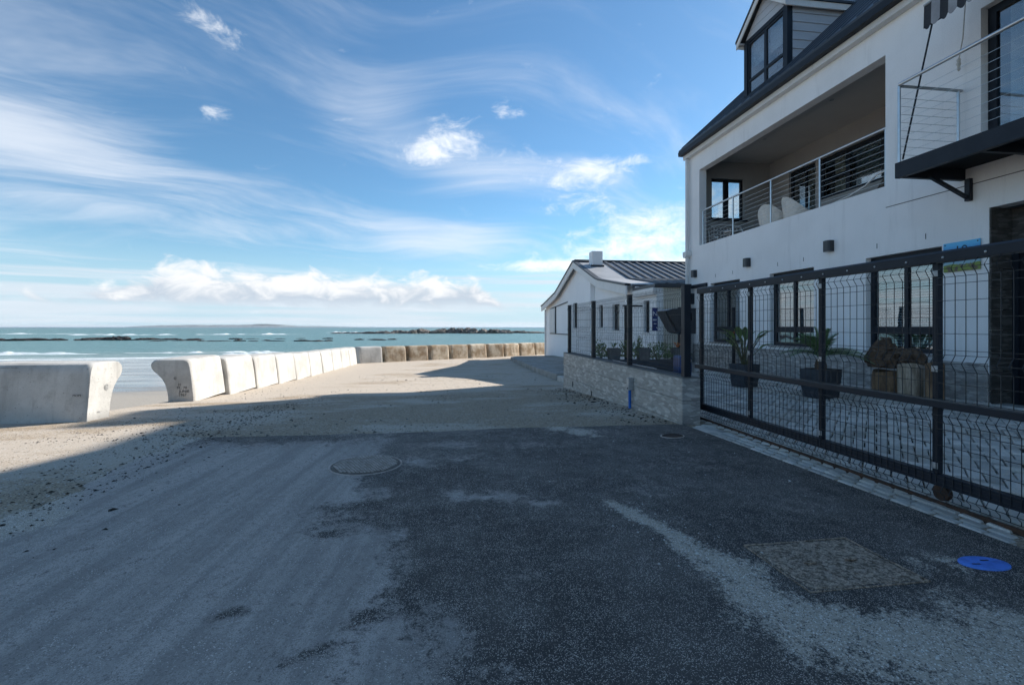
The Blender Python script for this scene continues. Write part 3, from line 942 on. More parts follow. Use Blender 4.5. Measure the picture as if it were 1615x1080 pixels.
# distant land
mb = MB(); n = 160
prof = []
for i in range(n + 1):
    t = i / n; x = -3600 + t * 2700
    hgt = 36 * math.sin(math.pi * min(1, t * 1.05)) ** .6 * (.45 + .8 * float(vnoise(t * 9, 0, 51, 5))) if t < .95 else 6
    if t > .62: hgt *= .55
    prof.append((x, max(1.5, hgt)))
vs = []; fs = []
for i, (x, hgt) in enumerate(prof):
    vs += [(x, 6000, SEA - 1), (x, 6060, SEA + hgt), (x, 6600, SEA + hgt * .9), (x, 6700, SEA - 1)]
for i in range(n):
    for j in range(3): fs.append((i * 4 + j, (i + 1) * 4 + j, (i + 1) * 4 + j + 1, i * 4 + j + 1))
mb.v = vs; mb.f = fs
land = mb.build('distant_land', M['land'])
struct(land, 'low strip of land on the far side of the bay')

# raised slab by the neighbour's wall
mb = MB()
poly = [(3.42, 14.6), (3.50, 19.0), (3.72, 27.2), (4.2, 28.0), (6.9, 28.6), (6.9, 14.6)]
vs = [(p[0], p[1], gz(p[1]) - .3) for p in poly] + [(p[0], p[1], gz(p[1]) + .20) for p in poly]
n = len(poly)
mb.add(vs, [tuple(range(n, 2 * n))] + [(i, (i + 1) % n, n + (i + 1) % n, n + i) for i in range(n)])
slab = mb.build('pavement', M['kerb'], bevel=.03)
struct(slab, 'raised concrete pavement with a worn kerb beside the white house')
mb = MB()
poly = [(3.34, 13.0), (3.44, 14.58), (6.9, 14.58), (6.9, 12.9)]
vs = [(p[0], p[1], gz(p[1]) - .3) for p in poly] + [(p[0], p[1], gz(p[1]) + .15) for p in poly]; n = 4
mb.add(vs, [tuple(range(n, 2 * n))] + [(i, (i + 1) % n, n + (i + 1) % n, n + i) for i in range(n)])
struct(mb.build('pavement_step', M['concrete'], bevel=.03), 'pale concrete step at the near end of the raised pavement')


# ------------------------------------------------------------------ sea wall blocks
def block_mesh(L, seed):
    prof = [(0, 0), (.012, .10), (.045, .40), (.085, .70), (.105, .785), (.135, .828), (.185, .848), (.26, .853), (.55, .853), (.69, .848), (.755, .832), (.80, .795), (.82, .745), (.812, .69), (.775, .63),
            (.70, .56), (.625, .47), (.565, .36), (.525, .22), (.505, .08), (.50, 0)]
    n = len(prof); cy, cz_ = .36, .45
    xs = [0, .012, .035, .07] + list(np.linspace(.15, L - .15, 8)) + [L - .07, L - .035, L - .012, L]
    vs = []
    for x in xs:
        e = min(x, L - x)
        k = 1.0 if e >= .07 else 1 - .075 * (1 - e / .07) ** 2.2
        for (y, z) in prof:
            yy_ = cy + (y - cy) * k; zz = z if z < .01 else cz_ + (z - cz_) * (1 - (1 - k) * .8)
            wob = (float(vnoise(x * 2.2 + seed, z * 3 + y, seed, 3)) - .5) * .018
            vs.append((x, yy_ + wob, zz))
    m_ = len(xs)
    fs = [(i * n + j, i * n + (j + 1) % n, (i + 1) * n + (j + 1) % n, (i + 1) * n + j) for i in range(m_ - 1) for j in range(n)]
    fs += [tuple(range(n))[::-1], tuple(range((m_ - 1) * n, m_ * n))]
    b = MB(); b.v = vs; b.f = fs
    return b


def block(x, y, rz, L, m, label, group, seed, z=None, tilt=0):
    b = block_mesh(L, seed)
    o = b.build('sea_wall_block', m, smooth=32)
    o.location = (x, y, (gz(y) if z is None else z) - .01); o.rotation_euler = (tilt, RND.gauss(0, .004), rz)
    tag(o, label, 'sea wall block', group)
    return o


BG = 'concrete sea wall blocks'
LB = block(-6.53, 7.56, 0.0, 1.53, M['concrete'], 'pale concrete sea wall block standing alone, its long face in shade', BG, 3, z=-.075)
RB = []
x, y = -4.93, 10.44
for k in range(10):
    a = rad(90 - 2.0 + (3.5 if k == 0 else RND.gauss(0, .5)))
    lab = 'pale sunlit sea wall block with scribbled writing on its flared end' if k == 0 else f'pale sunlit sea wall block, {ORD[k]} from the gap in the wall'
    RB.append(block(x, y, a, 1.46, M['concrete'], lab, BG, 10 + k))
    x += .054; y += 1.505
x, y = -4.28, 25.75
for k in range(10):
    a = rad(36 + RND.gauss(0, 1.2))
    col_ = M['concrete'] if k in (0,) else M['concrete_brown']
    lab = 'pale sea wall block at the bend, before the brown stained ones' if k == 0 else f'brown stained sea wall block, {ORD[k - 1]} past the bend'
    block(x, y, a, 1.24, col_, lab, BG, 30 + k, tilt=RND.gauss(0, .01))
    x += .81 * 1.47; y += .585 * 1.47


def on_face(o, p, nrm, right):
    """local matrix for a flat mark on a face of o"""
    n_ = Vector(nrm).normalized(); r_ = Vector(right).normalized(); u_ = n_.cross(r_)
    return Matrix.Translation(Vector(p) + n_ * .004) @ Matrix((r_, u_, n_)).transposed().to_4x4()


# the near end of the row: local x = 0 face looks along -x, right (as read) is +y reversed
for s_t, zz, yy_ in (('31', .34, .28), ('M.. 70', .28, .24), ('JUNIE', .21, .20), ('1967', .14, .23)):
    writing('lettering', s_t, .075, M['mark'], RB[0], on_face(RB[0], (0.0, yy_, zz), (-1, 0, 0), (0, -1, 0)), .001)


def smudge(o, p, nrm, right, r1, r2, seed, m):
    b = MB(); n = 18
    vs = [(0, 0, 0)]
    for i in range(n):
        th = 2 * math.pi * i / n; q = .6 + .8 * float(vnoise(math.cos(th) * 1.3 + seed, math.sin(th) * 1.3, seed, 3))
        vs.append((r1 * q * math.cos(th), r2 * q * math.sin(th), 0))
    b.add(vs, [(0, 1 + i, 1 + (i + 1) % n) for i in range(n)])
    s_o = b.build('smudge', m, o, fix=False); s_o.matrix_local = on_face(o, p, nrm, right)


smudge(RB[0], (0, .36, .47), (-1, 0, 0), (0, -1, 0), .028, .035, 3, M['smudge'])
smudge(LB, (1.53, .42, .47), (1, 0, 0), (0, 1, 0), .045, .045, 4, M['smudge'])
smudge(LB, (1.53, .26, .13), (1, 0, 0), (0, 1, 0), .03, .015, 5, M['smudge'])
writing('lettering', 'MOM', .045, M['mark'], LB, on_face(LB, (1.40, .035, .40), (0, -1, .1), (1, 0, 0)), .001)
for px_, pz_ in ((.98, .20), (1.0, .44), (.55, .35)):
    smudge(LB, (px_, .012 + .1 * pz_, pz_), (0, -1, .1), (1, 0, 0), .04, .018, int(px_ * 50), M['smudge'])
smudge(LB, (.5, .108, .79), (0, -1, .1), (1, 0, 0), .12, .008, 8, M['smudge'])

# ------------------------------------------------------------------ neighbour: white gabled house by the water
NB = thing('white_house', 'low white gabled house with ribbed metal roof beside the sea wall', 'house', (7, 15, -.4))
NB.location = (0, 0, 0)
PY_ = [14.2, 16.05, 19.35, 23.03, 26.9, 30.65]  # house coordinates scaled about the camera eye, baked in here and below
PZ_ = [2.52, 2.74, 3.25, 4.49, 3.22, 2.64]
NX_ = 6.5


def nbz(y): return float(np.interp(y, PY_, PZ_))


nb_win = [(23.2, 24.02, 1.22, 2.48), (21.2, 21.6, 1.28, 2.15), (19.34, 19.85, 1.26, 2.19), (17.4, 18.18, 1.15, 2.15), (14.72, 15.2, 1.10, 2.13)]
mb = MB()
walled(mb, 14.2, 30.65, -1.4, 2.50, nb_win, NX_, NX_ + .22, lambda a, z, t: (t, a, z))
o = mb.build('wall', M['white_wall'], NB); merge(o)
mb = MB()
pp = [(14.2, 2.50)] + [(a, b - .06) for a, b in zip(PY_, PZ_)] + [(30.65, 2.50)]
mb.prism([(a, max(b, 2.50)) for a, b in pp], lambda p, q, t: (t, p, q), NX_ + .001, NX_ + .219)
mb.build('gable_wall', M['white_wall'], NB)
mb = MB(); mb.box(NX_ + .22, 18, 30.43, 30.65, -1.4, 2.6); mb.build('wall', M['white_wall'], NB)
mb = MB(); mb.box(NX_ + .22, 7.56, 14.2, 14.4, -.6, 2.5); mb.build('wall', mat('cream_plaster', (.62, .57, .47), (.57, .52, .43), 1.2, .85), NB)
mb = MB(); mb.box(7.36, 7.56, 14.4, 15.9, -.6, 2.5); mb.build('wall', M['white_wall'], NB)
mb = MB(); mb.box(NX_ - .2, NX_, 20.4, 22.5, -1.2, 3.25); mb.build('chimney_breast', M['white_wall'], NB)
# roof sheet follows the swept gable
mb = MB()
ny = 40
RY0, RY1 = 16.05, 30.9
rs = []
for i in range(ny + 1):
    y = RY0 + (RY1 - RY0) * i / ny; rs.append((y, nbz(y)))
for x in (NX_ - .24, 18.0):
    for (y, z) in rs: mb.v.append((x, y, z + .02))
for x in (NX_ - .24, 18.0):
    for (y, z) in rs: mb.v.append((x, y, z - .05))
n = ny + 1
for i in range(ny):
    mb.f.append((i, i + 1, n + i + 1, n + i)); mb.f.append((2 * n + i, 2 * n + i + 1, 3 * n + i + 1, 3 * n + i)); mb.f.append((i, i + 1, 2 * n + i + 1, 2 * n + i))
mb.f += [(0, n, 3 * n, 2 * n), (n - 1, 2 * n - 1, 4 * n - 1, 3 * n - 1)]
NROOF = mb.build('roof', mat('pale_roof_sheet', (.42, .42, .42), (.34, .345, .35), 1.0, .5, .05), NB)
x = 7.75
while x < 17.5:
    mb = MB()
    pts = [(x, y, nbz(y) + .055) for y in (16.1, 17.7, 19.3, 19.45, 21.2, 22.9)]
    vs = []
    for p in pts: vs += [(p[0] - .085, p[1], p[2] - .04), (p[0] - .06, p[1], p[2] + .03), (p[0] + .06, p[1], p[2] + .03), (p[0] + .085, p[1], p[2] - .04)]
    m_ = len(pts)
    fs = [(i * 4 + j, i * 4 + j + 1, (i + 1) * 4 + j + 1, (i + 1) * 4 + j) for i in range(m_ - 1) for j in range(3)] + [(0, 1, 2, 3), ((m_ - 1) * 4, (m_ - 1) * 4 + 1, (m_ - 1) * 4 + 2, (m_ - 1) * 4 + 3)]
    mb.add(vs, fs); mb.build('rib', M['roof'], NROOF)
    x += .40
mb = MB(); mb.box(NX_ - .24, 18, 22.8, 23.26, 4.46, 4.55); mb.build('ridge_cap', M['rib'], NROOF)
# barge boards with dark capping


def barge(y0, y1, n_, x0, x1, dz0, dz1, name, m):
    b = MB(); ysn = [y0 + (y1 - y0) * i / n_ for i in range(n_ + 1)]
    vs = []
    for y in ysn:
        z = nbz(y)
        vs += [(x0, y, z + dz0), (x1, y, z + dz0), (x1, y, z + dz1), (x0, y, z + dz1)]
    fs = [(i * 4 + j, i * 4 + (j + 1) % 4, (i + 1) * 4 + (j + 1) % 4, (i + 1) * 4 + j) for i in range(n_) for j in range(4)] + [(0, 1, 2, 3), (n_ * 4, n_ * 4 + 1, n_ * 4 + 2, n_ * 4 + 3)]
    b.add(vs, fs); b.build(name, m, NB)


xb_ = NX_ - .28
for (ya_, yb_) in ((RY0, 23.03), (23.034, RY1)):
    barge(ya_, yb_, 16, xb_, xb_ + .06, -.34, -.03, 'barge_board', M['white_paint']); barge(ya_, yb_, 16, xb_ - .03, xb_ + .18, -.028, .045, 'barge_flashing', M['roof'])
mb = MB(); mb.box(NX_ - .05, 18, 15.93, 16.07, 2.62, 2.74); mb.build('gutter', M['rib'], NB)
mb = MB(); mb.box(NX_ - .14, NX_ - .005, 14.15, 15.8, 2.28, 2.50); mb.build('parapet_board', M['white_paint'], NB, bevel=.01)
mb = MB(); mb.box(NX_ - .1, 7.6, 14.1, 15.9, 2.51, 2.61); mb.build('flat_roof', M['roof'], NB)
mb = MB(); mb.box(6.83, 7.33, 21.82, 22.34, 3.7, 4.82); CH = mb.build('chimney', M['white_wall'], NB, bevel=.01)
mb = MB(); mb.box(6.77, 7.39, 21.76, 22.40, 4.02, 4.17); mb.build('flashing', M['roof'], CH)
mb = MB(); mb.tube([(NX_ - .07, 30.55, 2.4), (NX_ - .07, 30.55, -.7)], .05, 8); mb.build('downpipe', M['white_paint'], NB)
for (a0, a1, z0, z1) in nb_win:
    we = part_empty('window', NB, (NX_, a0, z0))
    W_, H_ = a1 - a0, z1 - z0
    mb = MB(); f = .055; x0, x1 = .10, .16
    mb.box(x0, x1, 0, f, 0, H_); mb.box(x0, x1, W_ - f, W_, 0, H_); mb.box(x0, x1, f, W_ - f, 0, f); mb.box(x0, x1, f, W_ - f, H_ - f, H_); mb.box(x0, x1, f, W_ - f, H_ * .66, H_ * .66 + f)
    fo_ = mb.build('frame', M['navy'], we)
    for (q0, q1) in ((f, H_ * .66), (H_ * .66 + f, H_ - f)):
        mb = MB(); mb.box(.125, .133, f, W_ - f, q0, q1); mb.build('pane', M['glass_dark'], we)
    mb = MB(); mb.box(-.03, .1, -.04, W_ + .04, -.05, -.002); mb.build('sill', M['white_paint'], we)
# folding shutter of white boards in a dark frame at the seaward end
sh = part_empty('shutter', NB, (NX_ - .02, 25.05, .88))
mb = MB(); mb.tube([(-.01, 0.0, 1.72), (-.01, 4.27, 1.50)], .033, 4); mb.tube([(-.01, 0, 0), (-.01, 4.27, 0)], .033, 4); mb.tube([(-.01, 2.74, 0), (-.01, 2.74, 1.58)], .038, 4); mb.build('frame', M['navy'], sh)
for k in range(4):
    mb = MB(); y0 = 2.86 + k * .37; mb.box(-.06, -.01, y0, y0 + .31, .05, 1.50); mb.build('board', M['white_paint'], sh)

# ------------------------------------------------------------------ main house
HX = 7.8
HOUSE = thing('house', 'two storey grey house with dormer and balconies behind the black mesh gate', 'house')
YN, YF = -4.0, 14.75
wins = [(11.93, 13.36, .84, 2.56), (9.32, 10.74, .84, 2.56), (6.64, 8.04, .84, 2.56)]
B_OP = (7.63, 14.0, 3.79, 6.13)
DOOR2 = (3.6, 6.08, 3.70, 5.95)
ENT = (2.6, 5.97, .05, 3.0)
mb = MB()
walled(mb, YN, YF, -.3, 6.66, wins + [B_OP, DOOR2, ENT], HX, HX + .23, lambda a, z, t: (t, a, z))
wl = mb.build('wall', M['plaster'], HOUSE); merge(wl)
mb = MB()
ewin = (8.49, 9.64, 4.74, 6.06)
walled(mb, 8.03, 15.0, -.3, 6.9, [ewin], 14.5, 14.75, lambda a, z, t: (a, t, z))
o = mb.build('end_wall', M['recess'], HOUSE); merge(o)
mb = MB(); mb.prism([(7.9, 6.901), (11.4, 10.3), (14.9, 6.901)], lambda p, q, t: (p, t, q), 14.5, 14.75); mb.build('gable_wall', M['plaster'], HOUSE)
mb = MB(); mb.box(14.8, 15.0, YN, 14.49, -.3, 6.9); mb.build('rear_wall', M['plaster'], HOUSE)
mb = MB(); mb.box(8.03, 14.8, YN, YN + .2, -.3, 6.9); mb.build('side_wall', M['plaster'], HOUSE)
# upper recess: floor, ceiling, near side, rear wall with openings
mb = MB(); mb.box(8.03, 10.53, 7.4, 14.5, 3.2, 3.40); mb.build('balcony_floor', M['grout'], HOUSE)
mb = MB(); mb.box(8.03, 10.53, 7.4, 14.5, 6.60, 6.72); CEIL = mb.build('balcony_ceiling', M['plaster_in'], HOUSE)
for (x, y) in ((9.0, 12.6), (9.0, 10.2), (9.0, 8.6)):
    mb = MB(); mb.lathe([(.035, -.012), (.05, -.012), (.05, .004), (.035, .004)], 16, (x, y, 6.6)); mb.build('downlight', M['galv'], CEIL)
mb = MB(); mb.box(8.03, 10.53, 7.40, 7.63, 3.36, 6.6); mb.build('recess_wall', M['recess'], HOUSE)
mb = MB()
dopen = [(12.52, 13.60, 3.36, 6.02), (8.6, 12.40, 4.86, 6.02)]
walled(mb, 7.4, 14.5, 3.2, 6.72, dopen, 10.53, 10.76, lambda a, z, t: (t, a, z))
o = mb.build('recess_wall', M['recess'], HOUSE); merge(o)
mb = MB(); mb.box(10.5, 10.53, 7.63, 14.5, 3.36, 3.45); mb.build('skirting', M['recess'], HOUSE)


def window(parent, name, a0, a1, z0, z1, x0, mull, trans, f=.06, dep=.06, glass='glass', fn=None, thick=None):
    """frame in the plane x = x0 .. x0+dep, spanning y a0..a1; mull / trans are lists of centre positions"""
    fn = fn or (lambda a, z, t: (x0 + t, a, z))
    we = part_empty(name, parent)
    mb_ = MB()

    def bar(p0, p1, q0, q1, d0=0, d1=dep):
        vs_ = [fn(p, q, t) for t in (d0, d1) for (p, q) in ((p0, q0), (p1, q0), (p1, q1), (p0, q1))]
        mb_.add(vs_, [(3, 2, 1, 0), (4, 5, 6, 7), (0, 1, 5, 4), (1, 2, 6, 5), (2, 3, 7, 6), (3, 0, 4, 7)])
    bar(a0, a0 + f, z0, z1); bar(a1 - f, a1, z0, z1); bar(a0 + f, a1 - f, z0, z0 + f); bar(a0 + f, a1 - f, z1 - f, z1)
    for t_, w_ in trans: bar(a0 + f, a1 - f, t_ - w_ / 2, t_ + w_ / 2, .003, dep - .003)
    for c_m, w_ in mull: bar(c_m - w_ / 2, c_m + w_ / 2, z0 + f, z1 - f, -.004, dep + .002)
    mb_.build('frame', M['navy'], we)
    As = [a0 + f] + [q for c_m, w_ in mull for q in (c_m - w_ / 2, c_m + w_ / 2)] + [a1 - f]
    Zs = [z0 + f] + [q for t_, w_ in trans for q in (t_ - w_ / 2, t_ + w_ / 2)] + [z1 - f]
    for i in range(0, len(As), 2):
        for j in range(0, len(Zs), 2):
            g_ = MB()
            vs_ = [fn(p, q, t) for t in (dep * .45, dep * .45 + .006) for (p, q) in ((As[i], Zs[j]), (As[i + 1], Zs[j]), (As[i + 1], Zs[j + 1]), (As[i], Zs[j + 1]))]
            g_.add(vs_, [(3, 2, 1, 0), (4, 5, 6, 7), (0, 1, 5, 4), (1, 2, 6, 5), (2, 3, 7, 6), (3, 0, 4, 7)])
            g_.build('pane', M[glass], we)
    return we


for (a0, a1, z0, z1) in wins:
    W = window(HOUSE, 'window', a0 + .002, a1 - .002, z0 + .002, z1 - .002, HX + .11, [((a0 + a1) / 2, .07)], [(1.22, .13), (2.42, .10)], .075)
    mb = MB(); z = z0 + .1
    while z < 2.38:
        mb.add([(HX + .215, a0 + .09, z), (HX + .25, a0 + .09, z + .032), (HX + .25, a1 - .09, z + .032), (HX + .215, a1 - .09, z)], [(0, 1, 2, 3)]); z += .047
    mb.build('blind', M['blind'], W, kind='stuff', fix=False)
    mb = MB(); mb.box(HX - .03, HX + .11, a0 - .02, a1 + .02, z0 - .04, z0 - .002); mb.build('sill', M['tile_grey'], W)
mb = MB(); mb.box(HX - .05, HX - .001, 13.52, 14.45, 2.49, 2.60); mb.build('shutter_box', M['navy'], HOUSE)
W = window(HOUSE, 'window', 8.6 + .002, 12.40 - .002, 4.862, 6.018, 10.60, [(11.48, .13), (10.42, .12), (9.4, .10)], [], .09)
mb = MB(); mb.box(10.61, 10.655, 11.55, 12.3, 5.36, 5.45); mb.build('rail', M['navy'], W)
W2 = window(HOUSE, 'sliding_door', 12.522, 13.598, 3.362, 6.018, 10.60, [(12.98, .05)], [], .08)


def curtain(parent, y0, y1, x, z0, z1, m, amp=.035, per=.13):
    b = MB(); n_ = int((y1 - y0) / .02)
    b.grid(lambda u, v: (x + amp * math.sin(2 * math.pi * u * (y1 - y0) / per + 1.3 * math.sin(u * 7)), y0 + u * (y1 - y0), z0 + v * (z1 - z0)), n_, 2)
    b.build('curtain', m, parent, smooth=60, fix=False)


curtain(W2, 12.66, 13.25, 10.80, 3.4, 5.98, M['curtain']); curtain(W, 10.5, 11.42, 10.80, 4.8, 5.98, M['curtain']); curtain(W, 11.6, 12.1, 10.80, 4.8, 5.98, M['curtain']); curtain(W, 9.0, 9.7, 10.80, 4.8, 5.98, M['curtain'])
window(HOUSE, 'end_window', 8.492, 9.638, 4.742, 6.058, 0, [(9.065, .16)], [], .075, .07, 'glass', fn=lambda a, z, t: (a, 14.60 + t, z))
mb = MB(); mb.box(8.42, 9.72, 14.44, 14.499, 4.69, 4.735); mb.build('window_ledge', M['navy'], HOUSE)
# dark rooms behind the openings, so nothing shows through the house
mb = MB(); mb.box(12.5, 12.6, YN + .3, 14.4, 0, 6.6); mb.build('inner_wall', M['dark'], HOUSE)

# railing on the upper recess
RAIL = part_empty('railing', HOUSE)
mb = MB(); mb.tube([(7.88, 13.985, 4.86), (7.88, 7.645, 4.86)], .026, 10); mb.build('handrail', M['steel'], RAIL, smooth=50)
for y in (13.92, 12.36, 10.80, 9.25, 7.70):
    mb = MB(); mb.tube([(7.88, y, 3.78), (7.88, y, 4.84)], .021, 10); mb.build('post', M['steel'], RAIL, smooth=50)
for k in range(8):
    z = 3.89 + k * .115
    mb = MB(); mb.tube([(7.88, 13.985, z), (7.88, 7.645, z)], .0032, 5); mb.build('cable', M['steel'], RAIL)

# roof, gutter, fascia
mb = MB()
t_ = .10
for s_ in (1,):
    pass
mb.prism([(7.52, 6.86), (11.4, 10.42), (15.28, 6.86), (15.28, 6.97), (11.4, 10.54), (7.52, 6.97)], lambda p, q, t: (p, t, q), YN - .1, YF + .04)
ROOF = mb.build('roof', M['roof'], HOUSE)
k = 0; y = YF - .15
while y > -1:
    mb = MB(); mb.add([(7.53, y - .02, 6.985), (7.53, y + .02, 6.985), (11.4, y + .02, 10.555), (11.4, y - .02, 10.555), (7.53, y, 7.012), (11.4, y, 10.585)], [(0, 4, 5, 3), (4, 1, 2, 5), (0, 1, 4), (3, 5, 2)])
    mb.build('rib', M['roof'], ROOF); y -= .35
mb = MB()
mb.prism([(7.50, 6.775), (7.645, 6.775), (7.645, 6.90), (7.625, 6.90), (7.625, 6.80), (7.525, 6.80), (7.515, 6.89), (7.49, 6.90)], lambda p, q, t: (p, t, q), YN, YF + .02)
mb.build('gutter', M['navy'], HOUSE)
fy = [14.75, 11.85, 9.18, 6.5, 3.8, 1.1, -4]
for a, b in zip(fy[:-1], fy[1:]):
    mb = MB(); mb.box(7.65, 7.798, b + .004, a - .004, 6.655, 6.86); mb.build('fascia_board', M['white_paint'], HOUSE, bevel=.004)
mb = MB(); mb.tube([(7.70, 14.58, 6.64), (7.70, 14.58, 3.68)], .052, 12); mb.tube([(7.70, 14.58, 3.50), (7.70, 14.58, 0.0)], .052, 12); mb.build('downpipe', M['white_paint'], HOUSE, smooth=50)
mb = MB(); mb.prism([(-.11, .17), (.11, .17), (.11, .05), (.07, -.02), (-.07, -.02), (-.11, .05)], lambda p, q, t: (7.70 + t, 14.58 + p, 3.51 + q), -.09, .095); mb.build('rainwater_hopper', M['white_paint'], HOUSE)

# dormer
DX = 8.1
DOR = part_empty('dormer', HOUSE)
d0, d1, dzt = 10.52, 12.20, 9.02
apex_y = (d0 + d1) / 2; apex_z = 9.80


def roof_z(x): return 6.97 + (x - 7.52) * .92


for y in (d0, d1 - .13):
    mb = MB(); mb.box(DX, DX + .14, y, y + .13, 7.35, dzt); mb.build('corner_post', M['navy'], DOR)
mb = MB(); mb.box(DX + .01, DX + .12, d0 + .13, d1 - .13, 7.35, 7.50); mb.build('sill', M['navy'], DOR)
mb = MB(); mb.box(DX + .01, DX + .12, d0 + .13, d1 - .13, dzt - .10, dzt); mb.build('head', M['navy'], DOR)
mb = MB()
f = .055; y0, y1, z0, z1 = d0 + .135, d1 - .135, 7.505, dzt - .105; ym = (y0 + y1) / 2
for (p0, p1, q0, q1) in ((y0, y0 + f, z0, z1), (y1 - f, y1, z0, z1), (y0 + f, y1 - f, z0, z0 + f), (y0 + f, y1 - f, z1 - f, z1), (ym - .045, ym + .045, z0 + f, z1 - f), (y0 + f, ym - .045, 7.86, 7.93), (ym + .045, y1 - f, 7.86, 7.93)):
    mb.box(DX + .03, DX + .09, p0, p1, q0, q1)
mb.build('window_frame', M['navy'], DOR)
for (p0, p1) in ((y0 + f, ym - .045), (ym + .045, y1 - f)):
    for (q0, q1) in ((z0 + f, 7.86), (7.93, z1 - f)):
        mb = MB(); mb.box(DX + .055, DX + .061, p0, p1, q0, q1); mb.build('pane', M['glass'], DOR)
    mb = MB(); mb.box(DX + .15, DX + .155, p0 - .02, p1 + .02, 8.25, z1); mb.build('roller_blind', M['blind'], DOR)
mb = MB(); mb.box(DX + .9, DX + .95, d0 + .12, d1 - .12, 7.2, 9.0); mb.build('room_back', M['dark'], DOR)
# side weatherboards
nbd = 7; hb = (dzt - 7.36) / nbd * 1.0
for side, (ya, yb) in enumerate(((d0 + .02, d0 + .10), (d1 - .10, d1 - .02))):
    for k in range(8):
        zb = 7.30 + k * .215; zt = min(zb + .222, dzt)
        if zb >= dzt: continue
        xb = max(DX + .14, 7.52 + (zb - 6.97) / .92 + .0); xe = 7.52 + (zt - 6.97) / .92 + .05
        if xe < xb + .03: continue
        mb = MB(); s0 = -.022 if side == 0 else .022
        yo = ya if side == 0 else yb
        yi = yb if side == 0 else ya
        mb.add([(DX + .14, yo + s0, zb), (xe, yo + s0, zb), (xe, yo, zt), (DX + .14, yo, zt), (DX + .14, yi, zb), (xe, yi, zb), (xe, yi, zt), (DX + .14, yi, zt)],
               [(0, 1, 2, 3), (4, 5, 6, 7), (0, 1, 5, 4), (3, 2, 6, 7), (0, 3, 7, 4), (1, 2, 6, 5)])
        mb.build('weatherboard', M['clad'], DOR)
# gable boards
for k in range(4):
    zb = dzt + .0 + k * .19; zt = zb + .18
    hw = (d1 - d0) / 2 - .02
    w0 = hw * (1 - (zb - dzt) / (apex_z - dzt)); w1 = max(.01, hw * (1 - (zt - dzt) / (apex_z - dzt)))
    mb = MB(); mb.prism([(apex_y - w0, zb), (apex_y + w0, zb), (apex_y + w1, zt), (apex_y - w1, zt)], lambda p, q, t: (t, p, q), DX + .02, DX + .08); mb.build('gable_board', M['clad'], DOR)
# dormer roof: two slopes
xr_end = 11.0
for s_ in (-1, 1):
    hw = (d1 - d0) / 2 + .14
    zl = dzt + .02
    mb = MB()
    p_ap = (apex_y, apex_z + .05); p_ea = (apex_y + s_ * hw, zl)
    mb.prism([p_ap, p_ea, (p_ea[0], p_ea[1] + .06), (p_ap[0], p_ap[1] + .07)], lambda p, q, t: (t, p, q), DX - .17, xr_end); mb.build('dormer_roof', M['roof'], DOR)
    mb = MB()
    mb.prism([(apex_y, apex_z + .045), (apex_y + s_ * (hw - .01), zl - .005), (apex_y + s_ * (hw - .01), zl - .16), (apex_y, apex_z - .12)], lambda p, q, t: (t, p, q), DX - .15, DX - .12); mb.build('barge_board', M['white_paint'], DOR)
    ye = apex_y + s_ * (hw - .03)
    mb = MB(); mb.box(DX - .118, 10.15, min(ye, ye - s_ * .03), max(ye, ye - s_ * .03), dzt - .13, dzt + .02); mb.build('eaves_board', M['white_paint'], DOR)
    mb = MB(); mb.box(DX - .118, 10.15, min(ye - s_ * .032, apex_y + s_ * ((d1 - d0) / 2 - .02)), max(ye - s_ * .032, apex_y + s_ * ((d1 - d0) / 2 - .02)), dzt - .06, dzt - .03); mb.build('soffit', M['clad'], DOR)

mb = MB(); mb.prism([(15.0, -.3), (15.0, 10.6), (13.6, 10.6), (13.6, 11.05), (14.8, 12.65), (18.2, 9.7), (18.2, -.3)], lambda p, q, t: (p, t, q), 14.8, 20.1); mb.build('unseen_shadow_caster', M['plaster'], HOUSE)  # added unseen mass, shaped to cast the far edge of the house shadow
mb = MB(); mb.prism([(15.0, -.3), (15.0, 10.6), (13.6, 10.6), (13.6, 11.0), (14.45, 11.45), (14.95, 13.6), (15.4, 13.6), (18.2, 9.7), (18.2, -.3)], lambda p, q, t: (p, t, q), 20.101, 22.0); mb.build('unseen_shadow_caster', M['plaster'], HOUSE)  # added taller end, out of view, shaped for the bulge in that shadow
# plinth tiles
PL = part_empty('plinth', HOUSE)
tme = MB(); tme.box(-.012, 0, -.2975, .2975, -.1475, .1475)
tpl = tme.mesh('tile'); tpl.materials.append(M['tile_grey'])
for r_ in range(2):
    y = 6.28 + (0.0 if r_ == 0 else .3)
    while y < 14.6:
        share('tile', tpl, PL, (HX - .004, y, .60 - r_ * .30)); y += .60
share('tile', tpl, PL, (HX - .004, 6.13, .30), (0, 0, 0), (1, .49, 1))
# entrance reveal
ENTR = part_empty('entrance', HOUSE)
for k in range(10):
    mb = MB(); z0 = .06 + k * .294
    mb.box(HX + .003, HX + .36, 5.945, 5.968, z0, z0 + .288); mb.build('tile', M['tile_dark'], ENTR)
mb = MB(); mb.box(HX + .36, HX + .40, 2.6, 5.968, 2.45, 3.0); mb.build('transom_panel', M['tile_dark'], ENTR)
mb = MB(); mb.box(HX + .38, HX + .44, 2.6, 5.96, .15, 2.45); mb.build('door', M['dark'], ENTR)
mb = MB(); mb.box(HX + .35, HX + .38, 5.86, 5.94, .15, 2.45); mb.box(HX + .35, HX + .38, 4.8, 4.88, .15, 2.45); mb.build('door_frame', M['navy'], ENTR)
mb = MB(); mb.box(HX + .0, HX + .5, 2.6, 5.97, -.1, .17); mb.build('threshold', M['tile_grey'], ENTR)
